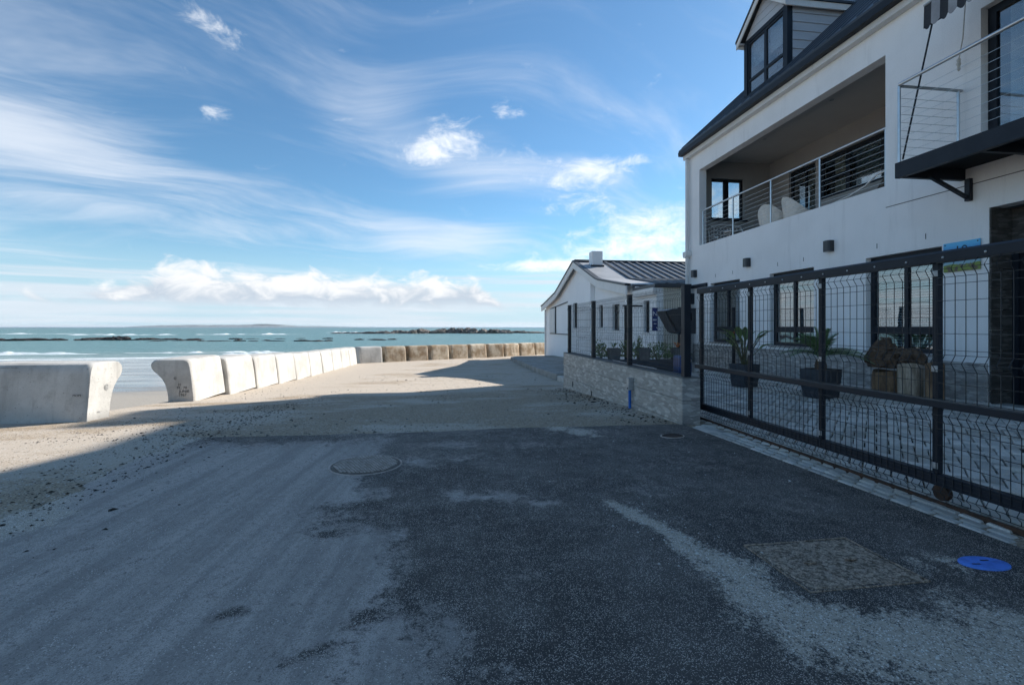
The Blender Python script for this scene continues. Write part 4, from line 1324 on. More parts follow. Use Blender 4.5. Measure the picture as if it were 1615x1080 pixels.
# facade fittings
for (y, z) in ((14.22, 2.94), (11.55, 2.94), (8.86, 2.92)):
    we = part_empty('wall_light', HOUSE, (HX, y, z))
    mb = MB(); mb.prism([(-.085, .0), (-.085, .10), (-.06, .13), (.06, .13), (.085, .10), (.085, .0)], lambda p, q, t: (-q, p, t), -.11, .11); mb.build('housing', M['plastic'], we, bevel=.006)
    for zz in (-.118, .110):
        mb = MB(); mb.prism([(-.075, .005), (-.075, .09), (-.05, .12), (.05, .12), (.075, .09), (.075, .005)], lambda p, q, t: (-q, p, t), zz, zz + .008); mb.build('lens', M['galv'], we)
for (y, z) in ((13.1, 2.77), (12.25, 2.77), (10.45, 2.76), (9.62, 2.76), (7.8, 2.75), (6.9, 2.76)):
    mb = MB(); mb.box(HX - .004, HX + .0, y - .006, y + .006, z - .045, z + .045); mb.build('weep_slot', M['planter'], HOUSE)
mb = MB(); mb.box(HX - .006, HX - .0005, -1, 7.62, 3.40, 3.412); mb.build('plaster_joint', M['planter_grey'], HOUSE)

# steel balcony
BAL = part_empty('balcony', HOUSE)
bx0, by0, by1 = 6.66, 6.36, .5
mb = MB(); mb.prism([(bx0, 3.49), (bx0 + .08, 3.49), (bx0 + .08, 3.505), (bx0 + .012, 3.515), (bx0 + .012, 3.695), (bx0 + .08, 3.705), (bx0 + .08, 3.715), (bx0, 3.715)], lambda p, q, t: (p, t, q), by1, by0); mb.build('edge_beam', M['navy'], BAL)
mb = MB(); mb.box(bx0 + .013, HX, by0 - .07, by0 - .005, 3.495, 3.71); mb.build('end_beam', M['navy'], BAL)
mb = MB(); mb.box(bx0 + .081, HX - .003, by1, by0 - .071, 3.655, 3.70); mb.build('deck', M['dark'], BAL)
for y in (5.3, 4.2, 3.1, 2.0):
    mb = MB(); mb.box(bx0 + .082, HX - .004, y - .03, y + .03, 3.52, 3.654); mb.build('joist', M['navy'], BAL)
for y in (6.22, 3.2):
    mb = MB(); mb.tube([(7.10, y, 3.50), (7.74, y, 3.21)], .032, 4); mb.box(7.735, 7.797, y - .035, y + .035, 3.16, 3.492); mb.build('bracket', M['navy'], BAL)
RL2 = part_empty('balcony_railing', HOUSE)
mb = MB(); mb.tube([(bx0 + .04, by0 - .03, 4.88), (bx0 + .04, by1, 4.88)], .026, 10); mb.build('handrail', M['steel'], RL2, smooth=50)
mb = MB(); mb.tube([(bx0 + .04, by0 - .03, 4.86), (HX - .02, by0 - .03, 4.86)], .022, 8); mb.build('handrail', M['galv'], RL2, smooth=50)
for (x, y) in ((bx0 + .04, by0 - .03), (HX - .08, by0 - .03), (bx0 + .04, 4.4), (bx0 + .04, 2.4)):
    mb = MB(); mb.tube([(x, y, 3.71), (x, y, 4.85)], .021, 10); mb.build('post', M['steel'], RL2, smooth=50)
for k in range(8):
    z = 3.84 + k * .12
    mb = MB(); mb.tube([(bx0 + .04, by0 - .03, z), (bx0 + .04, by1, z)], .0032, 5); mb.build('cable', M['steel'], RL2)
    mb = MB(); mb.tube([(bx0 + .04, by0 - .028, z), (HX - .08, by0 - .028, z)], .0032, 5); mb.build('cable', M['galv'], RL2)
# balcony door with voile
W = window(HOUSE, 'balcony_door', 3.602, 6.078, 3.702, 5.948, HX + .12, [(4.84, .12)], [], .11, .07)
curtain(W, 3.75, 5.90, HX + .32, 3.72, 5.9, M['curtain_white'], .05, .17)
# awning
AW = part_empty('awning', HOUSE)
ay0, ay1 = 3.0, 5.97
nst = 26; sw = (ay1 - ay0) / nst
for k in range(nst):
    y0 = ay0 + k * sw; y1 = y0 + sw
    m_ = M['awn_dark'] if k % 2 else M['awn_light']
    mb = MB(); mb.grid(lambda u, v: (7.78 - v * 1.06, y0 + u * (y1 - y0), 6.56 - v * .73 - .03 * math.sin(math.pi * v)), 1, 8); mb.build('canvas_stripe', m_, AW, fix=False)
    mb = MB(); mb.grid(lambda u, v: (6.715 - .01 * v + .012 * math.sin((u + k) * 3.0), y0 + u * (y1 - y0), 5.835 - v * (.33 + .05 * math.sin(math.pi * u))), 6, 3); mb.build('valance', m_, AW, fix=False)
mb = MB(); mb.tube([(6.725, ay0, 5.82), (6.725, ay1, 5.82)], .018, 8); mb.build('front_bar', M['galv'], AW)
mb = MB(); mb.box(7.70, 7.797, ay0 - .02, ay1 + .02, 6.49, 6.58); mb.build('head_box', M['navy'], AW)
mb = MB(); mb.add([(6.73, 5.972, 5.83), (7.78, 5.972, 6.55), (7.78, 5.972, 6.28), (7.3, 5.985, 5.92), (7.0, 5.972, 5.66), (6.73, 5.985, 5.50)], [(0, 1, 2, 3, 4, 5)]); mb.build('side_flap', M['awn_dark'], AW, fix=False)
for y in (5.80, 3.2):
    mb = MB(); mb.tube([(6.74, y, 5.80), (6.73, y + (.50 if y > 5 else 0), 3.76)], .012, 6); mb.build('strut', M['navy'], AW)
mb = MB(); mb.tube([(7.70, 6.19, 6.45), (7.69, 6.24, 5.6), (7.68, 6.29, 5.30)], .008, 6); mb.build('pull_cord', M['rope'], AW)
mb = MB(); mb.lathe([(.008, .09), (.028, .06), (.02, .03), (.03, .0), (.018, -.04), (.024, -.08), (.004, -.11)], 10, (7.68, 6.29, 5.24)); mb.build('cord_knot', M['rope'], AW, smooth=60)

# number sign on the wall
SG = thing('number_sign', 'blue house number sign with a beach picture, on the grey wall', 'sign', (HX - .012, 6.07, 2.13))
mb = MB(); mb.box(-.012, 0, 0, .53, 0, .45); mb.build('sign_board', M['number'], SG, bevel=.003)
writing('numeral', '10', .20, M['sign_num'], SG, Matrix.Translation((-.0145, .265, .31)) @ Matrix(((0, 0, -1, 0), (-1, 0, 0, 0), (0, 1, 0, 0), (0, 0, 0, 1))), .001)
for (y, z) in ((.03, .42), (.50, .42)):
    mb = MB(); mb.lathe([(.009, 0), (.011, .004), (.004, .007)], 10); o = mb.build('screw', M['plastic'], SG); o.location = (-.012, y, z); o.rotation_euler = (0, rad(-90), 0)

# ------------------------------------------------------------------ low tiled wall with mesh fence
LW = thing('garden_wall', 'low wall of beige stone look tiles under the mesh fence', 'wall')
mb = MB(); mb.box(3.085, 3.305, 5.945, 12.28, -.6, .605); mb.build('wall_core', M['grout'], LW)
mb = MB(); mb.box(3.072, 3.318, 5.932, 12.296, .6055, .622); mb.build('coping', M['grout'], LW, bevel=.003)


def tile_piece(y0, y1, z0, z1, face, m):
    b = MB(); gpx = .0022
    if face == 'road': b.box(3.070, 3.0845, y0 + gpx, y1 - gpx, z0 + gpx, z1 - gpx)
    elif face == 'in': b.box(3.3055, 3.320, y0 + gpx, y1 - gpx, z0 + gpx, z1 - gpx)
    elif face == 'near': b.box(y0 + gpx, y1 - gpx, 5.930, 5.9445, z0 + gpx, z1 - gpx)
    elif face == 'end': b.box(y0 + gpx, y1 - gpx, 12.2805, 12.298, z0 + gpx, z1 - gpx)
    b.build('tile', m, LW, bevel=.002)


rows_z = [(.32, .605), (.02, .318), (-.28, .018), (-.58, -.282)]
cuts = [5.945] + [6.25 + .6 * i for i in range(11)] + [12.28]
cuts = [c for c in cuts if c <= 12.28]
for ri, (z0, z1) in enumerate(rows_z):
    for a, b in zip(cuts[:-1], cuts[1:]):
        if b - a < .03 or z1 < gz(a) - .02 and z1 < gz(b) - .02: continue
        tile_piece(a, b, z0, z1, 'road', M['tile'])
        if ri < 2: tile_piece(a, b, z0, z1, 'in', M['tile'])
for (z0, z1) in rows_z[:3]:
    tile_piece(3.070, 3.320, z0, z1, 'near', M['tile_grey']); tile_piece(3.070, 3.320, z0, z1, 'end', M['tile'])
mb = MB()
for (y, z) in ((11.35, -.10), (9.85, -.13)):
    mb = MB(); mb.box(3.055, 3.069, y - .02, y + .02, z - .06, z + .06); mb.build('weep_pipe', M['plastic'], LW)


def vmesh(p0, p1, z0, z1, folds, vs_, hs, nrm, spike=0.0, r=.0026):
    """welded wire panel with V folds; folds in z push along nrm"""
    b = MB()
    p0 = Vector((*p0, 0)); p1 = Vector((*p1, 0)); nrm = Vector((*nrm, 0))
    prof = [(z0, 0.0)]
    for zf in folds: prof += [(zf - .055, 0.0), (zf, .035), (zf + .055, 0.0)]
    prof.append((z1, 0.0)); prof = sorted(prof)
    zs_ = [q[0] for q in prof]; os_ = [q[1] for q in prof]
    L = (p1 - p0).length; n_ = max(1, round(L / vs_))
    for i in range(n_ + 1):
        base_ = p0 + (p1 - p0) * (i / n_)
        pts = [base_ + nrm * o_ + Vector((0, 0, z_)) for z_, o_ in prof]
        if spike: pts.append(base_ + Vector((0, 0, z1 + spike)))
        b.tube(pts, r, 4, False)
    hz = []
    for zf in folds: hz += [zf - .055, zf, zf + .055]
    z = z0 + .004
    while z < z1:
        if not any(abs(z - zf) < .07 for zf in folds): hz.append(z)
        z += hs
    hz.append(z1 - .004)
    for z in hz:
        o_ = float(np.interp(z, zs_, os_))
        b.tube([p0 + nrm * (o_ - .005) + Vector((0, 0, z)), p1 + nrm * (o_ - .005) + Vector((0, 0, z))], r, 4, False)
    return b


FN = thing('mesh_fence', 'dark wire mesh fence on square posts, standing on the low tiled wall', 'fence', (0, 0, 0))
fyp = [5.99, 7.95, 9.98, 11.98]
for k, y in enumerate(fyp):
    wdt = .038 if k else .046
    mb = MB(); mb.box(3.15 - wdt, 3.15 + wdt, y - wdt, y + wdt, .62, 1.82); po = mb.build('post', M['navy'], FN, bevel=.004)
    mb = MB(); mb.box(3.15 - wdt - .004, 3.15 + wdt + .004, y - wdt - .004, y + wdt + .004, 1.8205, 1.832); mb.build('post_cap', M['navy'], po)
for a, b in zip(fyp[:-1], fyp[1:]):
    vmesh((3.11, a + .05), (3.11, b - .05), .64, 1.80, [.70, 1.22, 1.72], .05, .2, (-1, 0), .03).build('mesh_panel', M['black_wire'], FN, kind='stuff', fix=False)
mb = MB(); mb.tube([(3.20, 7.0, .640), (3.20, 8.9, .640)], .012, 6); mb.build('bottom_rail', M['galv'], FN)
FR = thing('mesh_fence', 'dark mesh fence closing the courtyard on the side of the white house', 'fence', (0, 0, 0))
fxp = [3.32, 4.68, 6.15, 7.70]
for x in fxp[1:]:
    mb = MB(); mb.box(x - .035, x + .035, 12.02, 12.09, 0, 1.80); mb.build('post', M['navy'], FR, bevel=.004)
for a, b in zip(fxp[:-1], fxp[1:]):
    vmesh((a + .04, 12.05), (b - .04, 12.05), .05, 1.78, [.3, 1.0, 1.70], .05, .2, (0, -1), .03).build('mesh_panel', M['black_wire'], FR, kind='stuff', fix=False)
mb = MB(); mb.prism([(-.05, 0), (.05, 0), (.05, .035), (-.05, .045)], lambda p, q, t: (t, 12.055 + p, 1.802 + q), 4.60, 5.12)
lamp = mb.build('solar_lamp', M['plastic'], bevel=.005)
tag(lamp, 'flat dark lamp head on top of a post of the far courtyard fence', 'lamp')
SB = thing('fence_sign', 'narrow dark blue sign with a white N hung on the far mesh fence', 'sign', (5.36, 11.985, 1.18))
mb = MB(); mb.box(0, .155, -.006, 0, 0, .60); mb.build('sign_board', M['sign_blue'], SB, bevel=.002)
tmx = lambda x, z: Matrix.Translation((x, -.0085, z)) @ Matrix(((1, 0, 0, 0), (0, 0, -1, 0), (0, 1, 0, 0), (0, 0, 0, 1)))
writing('letter', 'N', .17, M['sign_white'], SB, tmx(.0775, .44), .001)
for k in range(4):
    mb = MB(); mb.box(.022 + k * .03, .040 + k * .03, -.009, -.0062, .262, .305); mb.build('lettering', M['sign_white'], SB)
mb = MB(); mb.box(.04, .115, -.009, -.0062, .172, .192); mb.build('lettering', M['sign_white'], SB)
mb = MB(); mb.lathe([(.016, 0), (.016, .002)], 14); o = mb.build('dot', M['sign_white'], SB); o.location = (.13, -.0065, .08); o.rotation_euler = (rad(90), 0, 0)

# conduit and junction box on the wall
CD = thing('junction_box', 'small grey junction box on a blue pipe against the tiled wall', 'junction box', (3.02, 7.62, gz(7.62)))
mb = MB(); mb.box(-.04, .048, -.045, .045, .30, .50); bx_o = mb.build('box', M['galv'], CD, bevel=.008)
mb = MB(); mb.lathe([(.012, 0), (.012, .01)], 10); o = mb.build('knob', M['plastic'], bx_o); o.location = (-.04, -.02, .33); o.rotation_euler = (0, rad(-90), 0)
mb = MB(); mb.tube([(.005, 0, -.05), (.005, .004, .15), (.002, 0, .302)], .024, 12); mb.build('pipe', mat('bright_blue_pipe', (.02, .14, .48), (.02, .11, .40), 9, .45, .05), CD, smooth=50)

# ------------------------------------------------------------------ sliding gate
GX = 3.5
GT = thing('sliding_gate', 'long black mesh sliding gate with square frame across the courtyard', 'gate', (0, 0, 0))
gy = [6.22, 5.15, 4.08, 3.01, 1.94, .87]
for k, y in enumerate(gy):
    mb = MB(); mb.box(GX - .021, GX + .021, y - .021, y + .021, .236, 1.735); po = mb.build('post', M['navy'], GT, bevel=.003)
    if k in (1, 2, 3, 4):
        for z in (.29, .98, 1.66):
            mb = MB(); mb.box(-.008, 0, -.022, .022, -.022, .022); o = mb.build('clip', M['galv'], po, bevel=.003); o.location = (GX - .0215, y + .0, z)
mb = MB(); mb.prism([(GX - .05, 1.737), (GX + .05, 1.737), (GX + .05, 1.80), (GX + .02, 1.815), (GX - .03, 1.815), (GX - .05, 1.80)], lambda p, q, t: (p, t, q), .5, 6.26); TR = mb.build('top_rail', M['navy'], GT)
y = 5.9
while y > 1.0:
    mb = MB(); mb.lathe([(.008, 0), (.008, .005), (.003, .007)], 8); o = mb.build('bolt', M['galv'], TR); o.location = (GX - .05, y, 1.765); o.rotation_euler = (0, rad(-90), 0); y -= .27
mb = MB(); mb.box(GX - .092, GX - .0225, .5, 6.25, .715, .765); mb.build('mid_rail', M['navy_dusty'], GT, bevel=.004)
mb = MB(); mb.box(GX - .031, GX + .031, .5, 6.25, .152, .234); mb.build('bottom_rail', M['navy'], GT, bevel=.004)
for a, b in zip(gy[:-1], gy[1:]):
    vmesh((GX - .045, a - .02), (GX - .045, b + .02), .768, 1.735, [1.03, 1.68], .071, .115, (-1, 0), 0).build('mesh_panel', M['black_wire'], GT, kind='stuff', fix=False)
    vmesh((GX - .036, a - .02), (GX - .036, b + .02), .095, .714, [.125, .66], .058, .115, (-1, 0), 0).build('mesh_panel', M['black_wire'], GT, kind='stuff', fix=False)
for y in (2.97,):
    mb = MB(); mb.lathe([(.02, -.02), (.055, -.02), (.055, -.012), (.045, -.004), (.045, .004), (.055, .012), (.055, .02), (.02, .02)], 20); o = mb.build('wheel', M['rust'], GT, smooth=40); o.location = (GX - .005, y, .108); o.rotation_euler = (0, rad(90), 0)

# gate motor, hooded box, bits beside the gate post
GM = thing('gate_motor', 'blue gate motor housing on the wall behind the corner post', 'gate motor', (3.62, 7.0, 0))
mb = MB(); mb.prism([(-.10, -.12), (.10, -.12), (.10, .12), (-.10, .12)], lambda p, q, t: (p, q, t), .40, .84); mb.build('housing', M['blue'], GM, bevel=.03)
mb = MB(); mb.box(-.13, .13, -.15, .15, 0.02, .399); mb.build('pedestal', M['plastic'], GM, bevel=.01)
mb = MB(); mb.tube([(-.08, -.4, .78), (-.06, -.28, .86), (-.02, -.12, .90)], .022, 8); mb.build('release_lever', M['steel'], GM, smooth=50)
HB = thing('hooded_box', 'dark wedge shaped letter box on a steel pole behind the fence', 'letter box', (4.14, 8.2, 0))
mb = MB(); mb.tube([(.10, 0, .02), (.10, 0, 1.16)], .035, 10); mb.build('pole', M['plastic'], HB, smooth=50)
mb = MB(); mb.prism([(-.30, 1.565), (-.17, 1.60), (.26, 1.61), (.26, 1.16), (-.02, 1.16), (-.08, 1.19)], lambda p, q, t: (p, t, q), -.20, .20); mb.build('hood', M['plastic'], HB, bevel=.012)
mb = MB(); mb.prism([(-.295, 1.548), (-.30, 1.55), (-.095, 1.20), (-.088, 1.204)], lambda p, q, t: (p - .012, t, q - .004), -.16, .16); mb.build('flap', M['planter'], HB)
LK = thing('gate_lock', 'small black lock box fixed to the corner fence post', 'lock', (3.21, 5.99, 1.42))
mb = MB(); mb.box(0, .06, -.04, .04, -.055, .055); mb.build('case', M['plastic'], LK, bevel=.006)
mb = MB(); mb.box(.0, .045, -.03, .03, .16, .30); mb.build('bracket', M['navy'], LK, bevel=.004)

# ------------------------------------------------------------------ covers in the road
z = .014
MH = thing('manhole_cover', 'round iron manhole cover half buried in the asphalt', 'manhole cover', (-.72, 4.62, .004))
mb = MB(); mb.lathe([(.327, -.03), (.327, .0045), (.315, .006), (.312, .001), (.312, -.03)], 48); mb.build('frame', M['iron'], MH, smooth=40)
mb = MB(); mb.lathe([(.306, -.03), (.306, .006), (.302, .009)], 48); MC = mb.build('cover', M['iron_dark'], MH, smooth=40)
studs = MB()
for i in range(-9, 10):
    for j in range(-9, 10):
        x, y = i * .032 + (.016 if j % 2 else 0), j * .032
        if math.hypot(x, y) > .285: continue
        studs.box(x - .0115, x + .0115, y - .0085, y + .0085, .0085, .015)
studs.build('tread', M['iron'], MC, kind='stuff')
SQ = thing('square_cover', 'rectangular gritty brown access cover set in the asphalt', 'access cover', (2.07, 2.36, .002), rad(1))
W2_, H2_ = .322, .240


def cover_pt(u, v):
    x, y = (u * 2 - 1) * W2_, (v * 2 - 1) * H2_
    e = min(u, 1 - u, v, 1 - v)
    wx = .03 * (float(vnoise(y * 9, 3.1, 81, 3)) - .5) * max(0, 1 - 6 * min(u, 1 - u)); wy = .03 * (float(vnoise(x * 9, 1.7, 82, 3)) - .5) * max(0, 1 - 6 * min(v, 1 - v))
    z = .004 + .013 * (float(vnoise(x * 26, y * 26, 83, 4, .7)) - .3) * (1 if e > .01 else .2) + .006 * (float(vnoise(x * 70, y * 70, 84, 2)) - .5)
    return (x + wx, y + wy, z if e > 0 else -.01)


mb = MB(); mb.grid(cover_pt, 74, 56); CV = mb.build('cover', M['cover'], SQ, smooth=70, fix=False)
for (a, b, c, d) in ((-W2_ - .016, W2_ + .016, -H2_ - .016, -H2_ - .006), (-W2_ - .016, W2_ + .016, H2_ + .006, H2_ + .016), (-W2_ - .016, -W2_ - .006, -H2_ - .006, H2_ + .006), (W2_ + .006, W2_ + .016, -H2_ - .006, H2_ + .006)):
    mb = MB(); n_ = 24
    L_x = (b - a) > (d - c)
    vs = []
    for i in range(n_ + 1):
        t = i / n_; q = .006 * (float(vnoise(t * 9 + a * 7, c * 5, 86, 3)) - .5); zt = .0075 + .006 * (float(vnoise(t * 14 + d * 9, a * 3, 87, 3)) - .5)
        if L_x: x_ = a + (b - a) * t; vs += [(x_, c + q, -.02), (x_, d + q, -.02), (x_, d + q, zt), (x_, c + q, zt)]
        else: y_ = c + (d - c) * t; vs += [(a + q, y_, -.02), (b + q, y_, -.02), (b + q, y_, zt), (a + q, y_, zt)]
    mb.add(vs, [(i * 4 + j, i * 4 + (j + 1) % 4, i * 4 + 4 + (j + 1) % 4, i * 4 + 4 + j) for i in range(n_) for j in range(4)]); mb.build('frame_bar', M['cover'], SQ)
for x in (-.12, .13):
    mb = MB(); mb.lathe([(.022, .0105), (.026, .0165), (.018, .0165), (.015, .011)], 20, (x, 0, 0), 1.5, .6); mb.build('lifting_ring', M['cover'], CV, smooth=40)
BC = thing('valve_cover', 'bright blue painted oval valve lid in the asphalt', 'valve cover', (2.875, 2.225, .004), rad(-8))
mb = MB(); mb.lathe([(.12, -.02), (.12, .008), (.115, .012), (.0, .012)], 40, (0, 0, 0), 1.05, .62); L_ = mb.build('lid', M['bluepaint'], BC, smooth=40)
for (x, y, a) in ((.02, .02, 0), (-.06, -.02, 1)):
    mb = MB(); mb.box(x - .022, x + .022, y - .004, y + .004, .0125, .014); mb.build('slot', M['plastic'], L_)
SC = thing('drain_cover', 'small rusty drain lid in the asphalt near the tiled wall', 'drain cover', (2.64, 5.34, .003), .2)
mb = MB(); mb.lathe([(.12, -.02), (.12, .008), (.112, .012), (.1, .009), (0, .012)], 28, (0, 0, 0), 1.1, .8); mb.build('lid', M['rust'], SC, smooth=40)
mb = MB(); mb.lathe([(.135, -.02), (.135, .008), (.124, .009), (.124, -.02)], 28, (0, 0, 0), 1.1, .8); mb.build('rim', M['iron'], SC, smooth=40)


# ------------------------------------------------------------------ plants and logs in the courtyard
def bush(name, loc, rx_, ry_, rz_, n_, label, lf=.05):
    t = thing(name, label, 'shrub', loc)
    b = MB()
    for i in range(n_):
        th = RND.uniform(0, 2 * math.pi); ph = math.acos(RND.uniform(-.3, 1)); q = RND.uniform(.35, 1) ** .6
        q *= .75 + .5 * float(vnoise(math.cos(th) * 2 + 9, math.sin(th) * 2 + ph * 1.5, int(loc[0] * 10), 2))
        c = Vector((rx_ * q * math.sin(ph) * math.cos(th), ry_ * q * math.sin(ph) * math.sin(th), rz_ * (.25 + .75 * max(0, q * math.cos(ph)))))
        d = Vector((RND.gauss(0, 1), RND.gauss(0, 1), RND.gauss(.5, .8))).normalized(); s_v = d.cross(Vector((RND.gauss(0, 1), RND.gauss(0, 1), RND.gauss(0, 1)))).normalized()
        l = lf * RND.uniform(.7, 1.4); ww = l * .28
        b.add([c, c + d * l * .5 + s_v * ww, c + d * l, c + d * l * .5 - s_v * ww], [(0, 1, 2, 3)])
    b.build('foliage', M['leaf'], t, kind='stuff', fix=False)
    s_b = MB()
    for i in range(6):
        a = RND.uniform(0, 6.28); s_b.tube([(0, 0, 0), (.25 * rx_ * math.cos(a), .25 * ry_ * math.sin(a), rz_ * .4), (.6 * rx_ * math.cos(a), .6 * ry_ * math.sin(a), rz_ * .8)], [.012, .008, .004], 5)
        s_o = s_b.build('stem', M['stem'], t); s_b = MB()
    return t


bush('shrub', (3.86, 11.6, .45), .22, .22, .46, 420, 'spiky green shrub behind the fence, beside the end post of the tiled wall')
bush('shrub', (4.55, 11.55, .42), .40, .25, .52, 800, 'broad green shrub between two grey planters behind the mesh fence')
bush('shrub', (5.30, 11.5, .40), .45, .25, .50, 800, 'broad green shrub behind the fence, below the blue sign')
bush('shrub', (4.90, 11.7, .55), .10, .10, .50, 160, 'thin upright shrub growing from the middle grey planter')
mb = MB(); mb.box(3.6, 5.9, 11.3, 11.9, .0, .45)
hb_ = mb.build('planting_bed', M['planter'], bevel=.02); tag(hb_, 'dark planting trough along the far courtyard fence', 'planter')
for (x, lab) in ((4.12, 'small grey planter box between the spiky shrub and a broad shrub'), (4.88, 'grey planter box standing between the two broad shrubs'), (5.78, 'grey planter box by the dark letter box pole')):
    t = thing('planter_box', lab, 'planter', (x, 11.42, .452))
    mb = MB(); mb.prism([(-.12, 0), (.12, 0), (.15, .30), (-.15, .30)], lambda p, q, tt: (p, tt, q), -.11, .11); mb.build('box', M['planter_grey'], t, bevel=.01)
    mb = MB(); mb.box(-.12, .12, -.085, .085, .3005, .31); mb.build('soil', M['soil'], t)
for k_, (x, lab) in enumerate(((4.12, 'few stalky leaves sprouting from the small grey planter'), (5.78, 'reddish stalky plant in the grey planter by the pole'))):
    t = thing('small_plant', lab, 'plant', (x, 11.42, .76))
    for i in range(9):
        a = RND.uniform(0, 6.28); l = RND.uniform(.08, .20)
        mb = MB(); c = Vector((math.cos(a), math.sin(a), 0)); s_v = Vector((-math.sin(a), math.cos(a), 0))
        mb.add([(0, 0, 0), c * l * .4 + s_v * .02 + Vector((0, 0, l * .6)), c * l * .9 + Vector((0, 0, l * .8)), c * l * .4 - s_v * .02 + Vector((0, 0, l * .6))], [(0, 1, 2, 3)]); mb.build('leaf', M['leaf'] if k_ == 0 else M['flower'], t, fix=False)


def square_planter(loc, rz, w0, w1, h, label):
    t = thing('planter', label, 'planter', loc, rz)
    b = MB()
    vs = [(sx * w0, sy_ * w0, 0) for sx, sy_ in ((-1, -1), (1, -1), (1, 1), (-1, 1))] + [(sx * w1, sy_ * w1, h) for sx, sy_ in ((-1, -1), (1, -1), (1, 1), (-1, 1))] + \
         [(sx * (w1 - .03), sy_ * (w1 - .03), h) for sx, sy_ in ((-1, -1), (1, -1), (1, 1), (-1, 1))] + [(sx * (w1 - .04), sy_ * (w1 - .04), h - .06) for sx, sy_ in ((-1, -1), (1, -1), (1, 1), (-1, 1))]
    fs = [(3, 2, 1, 0)] + [(r_ * 4 + i, r_ * 4 + (i + 1) % 4, r_ * 4 + 4 + (i + 1) % 4, r_ * 4 + 4 + i) for r_ in range(3) for i in range(4)]
    b.add(vs, fs); b.build('pot', M['planter'], t, bevel=.012)
    b = MB(); q = w1 - .042; b.box(-q, q, -q, q, h - .09, h - .062); b.build('soil', M['soil'], t)
    for zz in (.35, .55, .75):
        b = MB(); qq = w0 + (w1 - w0) * zz + .004
        b.box(-qq, qq, -qq, qq, h * zz - .012, h * zz + .012); b.build('band', M['planter'], t, bevel=.004)
    return t


square_planter((6.2, 7.26, cz(6.2, 7.26)), .35, .19, .225, .47, 'dark square planter holding the cycad in the courtyard')
square_planter((5.95, 8.95, cz(5.95, 8.95)), .2, .17, .205, .45, 'dark square planter holding the bird of paradise plant')
CY = thing('cycad', 'cycad palm with arching feathery fronds in a dark planter', 'palm', (6.2, 7.26, cz(6.2, 7.26) + .41))
mb = MB(); mb.lathe([(.07, -.02), (.085, .05), (.09, .12), (.07, .20), (.03, .24)], 14); mb.build('trunk', M['wood_end'], CY, smooth=50)
for i in range(28):
    a = i * 2.39996 + RND.uniform(-.2, .2); L = RND.uniform(.58, .80); lift = RND.uniform(.45, 1.15) if i > 6 else RND.uniform(1.0, 1.5)
    b = MB(); pts = []
    for k in range(9):
        t = k / 8; rr = L * t * math.cos(lift) * (1 + .25 * t); zz = .25 + L * math.sin(lift) * t - .34 * t * t * L / math.sin(max(lift, .6))
        pts.append(Vector((rr * math.cos(a), rr * math.sin(a), zz)))
    b.tube(pts, [.010 - .008 * k / 8 for k in range(9)], 5)
    for k in range(1, 33):
        t = k / 33; j = min(7, int(t * 8)); p = pts[j].lerp(pts[j + 1], t * 8 - j); tg = (pts[j + 1] - pts[j]).normalized()
        sd = tg.cross(Vector((0, 0, 1))).normalized(); up = sd.cross(tg)
        ll = .17 * math.sin(math.pi * (.12 + .85 * t)) ** .8
        for s_ in (-1, 1):
            d = (sd * s_ + tg * .75 + up * .35).normalized(); e = p + d * ll; wv = tg * .010
            b.add([p - wv, p + wv, e], [(0, 1, 2)])
    b.build('frond', M['leaf2'], CY, fix=False)
SP = thing('bird_of_paradise', 'bird of paradise plant with paddle leaves and an orange flower', 'plant', (5.95, 8.95, cz(5.95, 8.95) + .39))
for i in range(24):
    a = RND.uniform(0, 6.28); L = RND.uniform(.30, .62); ln = RND.uniform(.08, .34)
    d = Vector((math.cos(a), math.sin(a), 0))
    p0 = d * .03; p1 = d * ln * .45 + Vector((0, 0, L * .55)); p2 = d * ln + Vector((0, 0, L))
    b = MB(); b.tube([p0, p1, p2], [.011, .009, .006], 5)
    b.build('stalk', M['stem'], SP)
    sd = Vector((-math.sin(a + .6), math.cos(a + .6), 0)); lf = RND.uniform(.20, .30); tg = (p2 - p1).normalized()
    b = MB(); vs = []; n_ = 8
    for k in range(n_ + 1):
        t = k / n_; c = p2 + tg * lf * t + d * (.10 * t * t) - Vector((0, 0, .06 * t * t)); ww = .048 * math.sin(math.pi * (t * .92 + .05)) ** .7
        vs += [c - sd * ww + Vector((0, 0, ww * .5)), c, c + sd * ww + Vector((0, 0, ww * .5))]
    b.add(vs, [(k * 3 + q, k * 3 + q + 1, k * 3 + 4 + q, k * 3 + 3 + q) for k in range(n_) for q in range(2)]); b.build('leaf', M['leaf'], SP, smooth=60, fix=False)
b = MB(); b.tube([(0, 0, 0), (-.10, .02, .35), (-.19, .03, .60)], .008, 5); b.build('flower_stalk', M['stem'], SP)
for k in range(4):
    b = MB(); b.add([(-.19, .03, .60), (-.21 - .02 * k, .02, .66), (-.24 + .05 * k, .03, .74), (-.19 - .01 * k, .05, .66)], [(0, 1, 2, 3)]); b.build('petal', M['flower'], SP, fix=False)


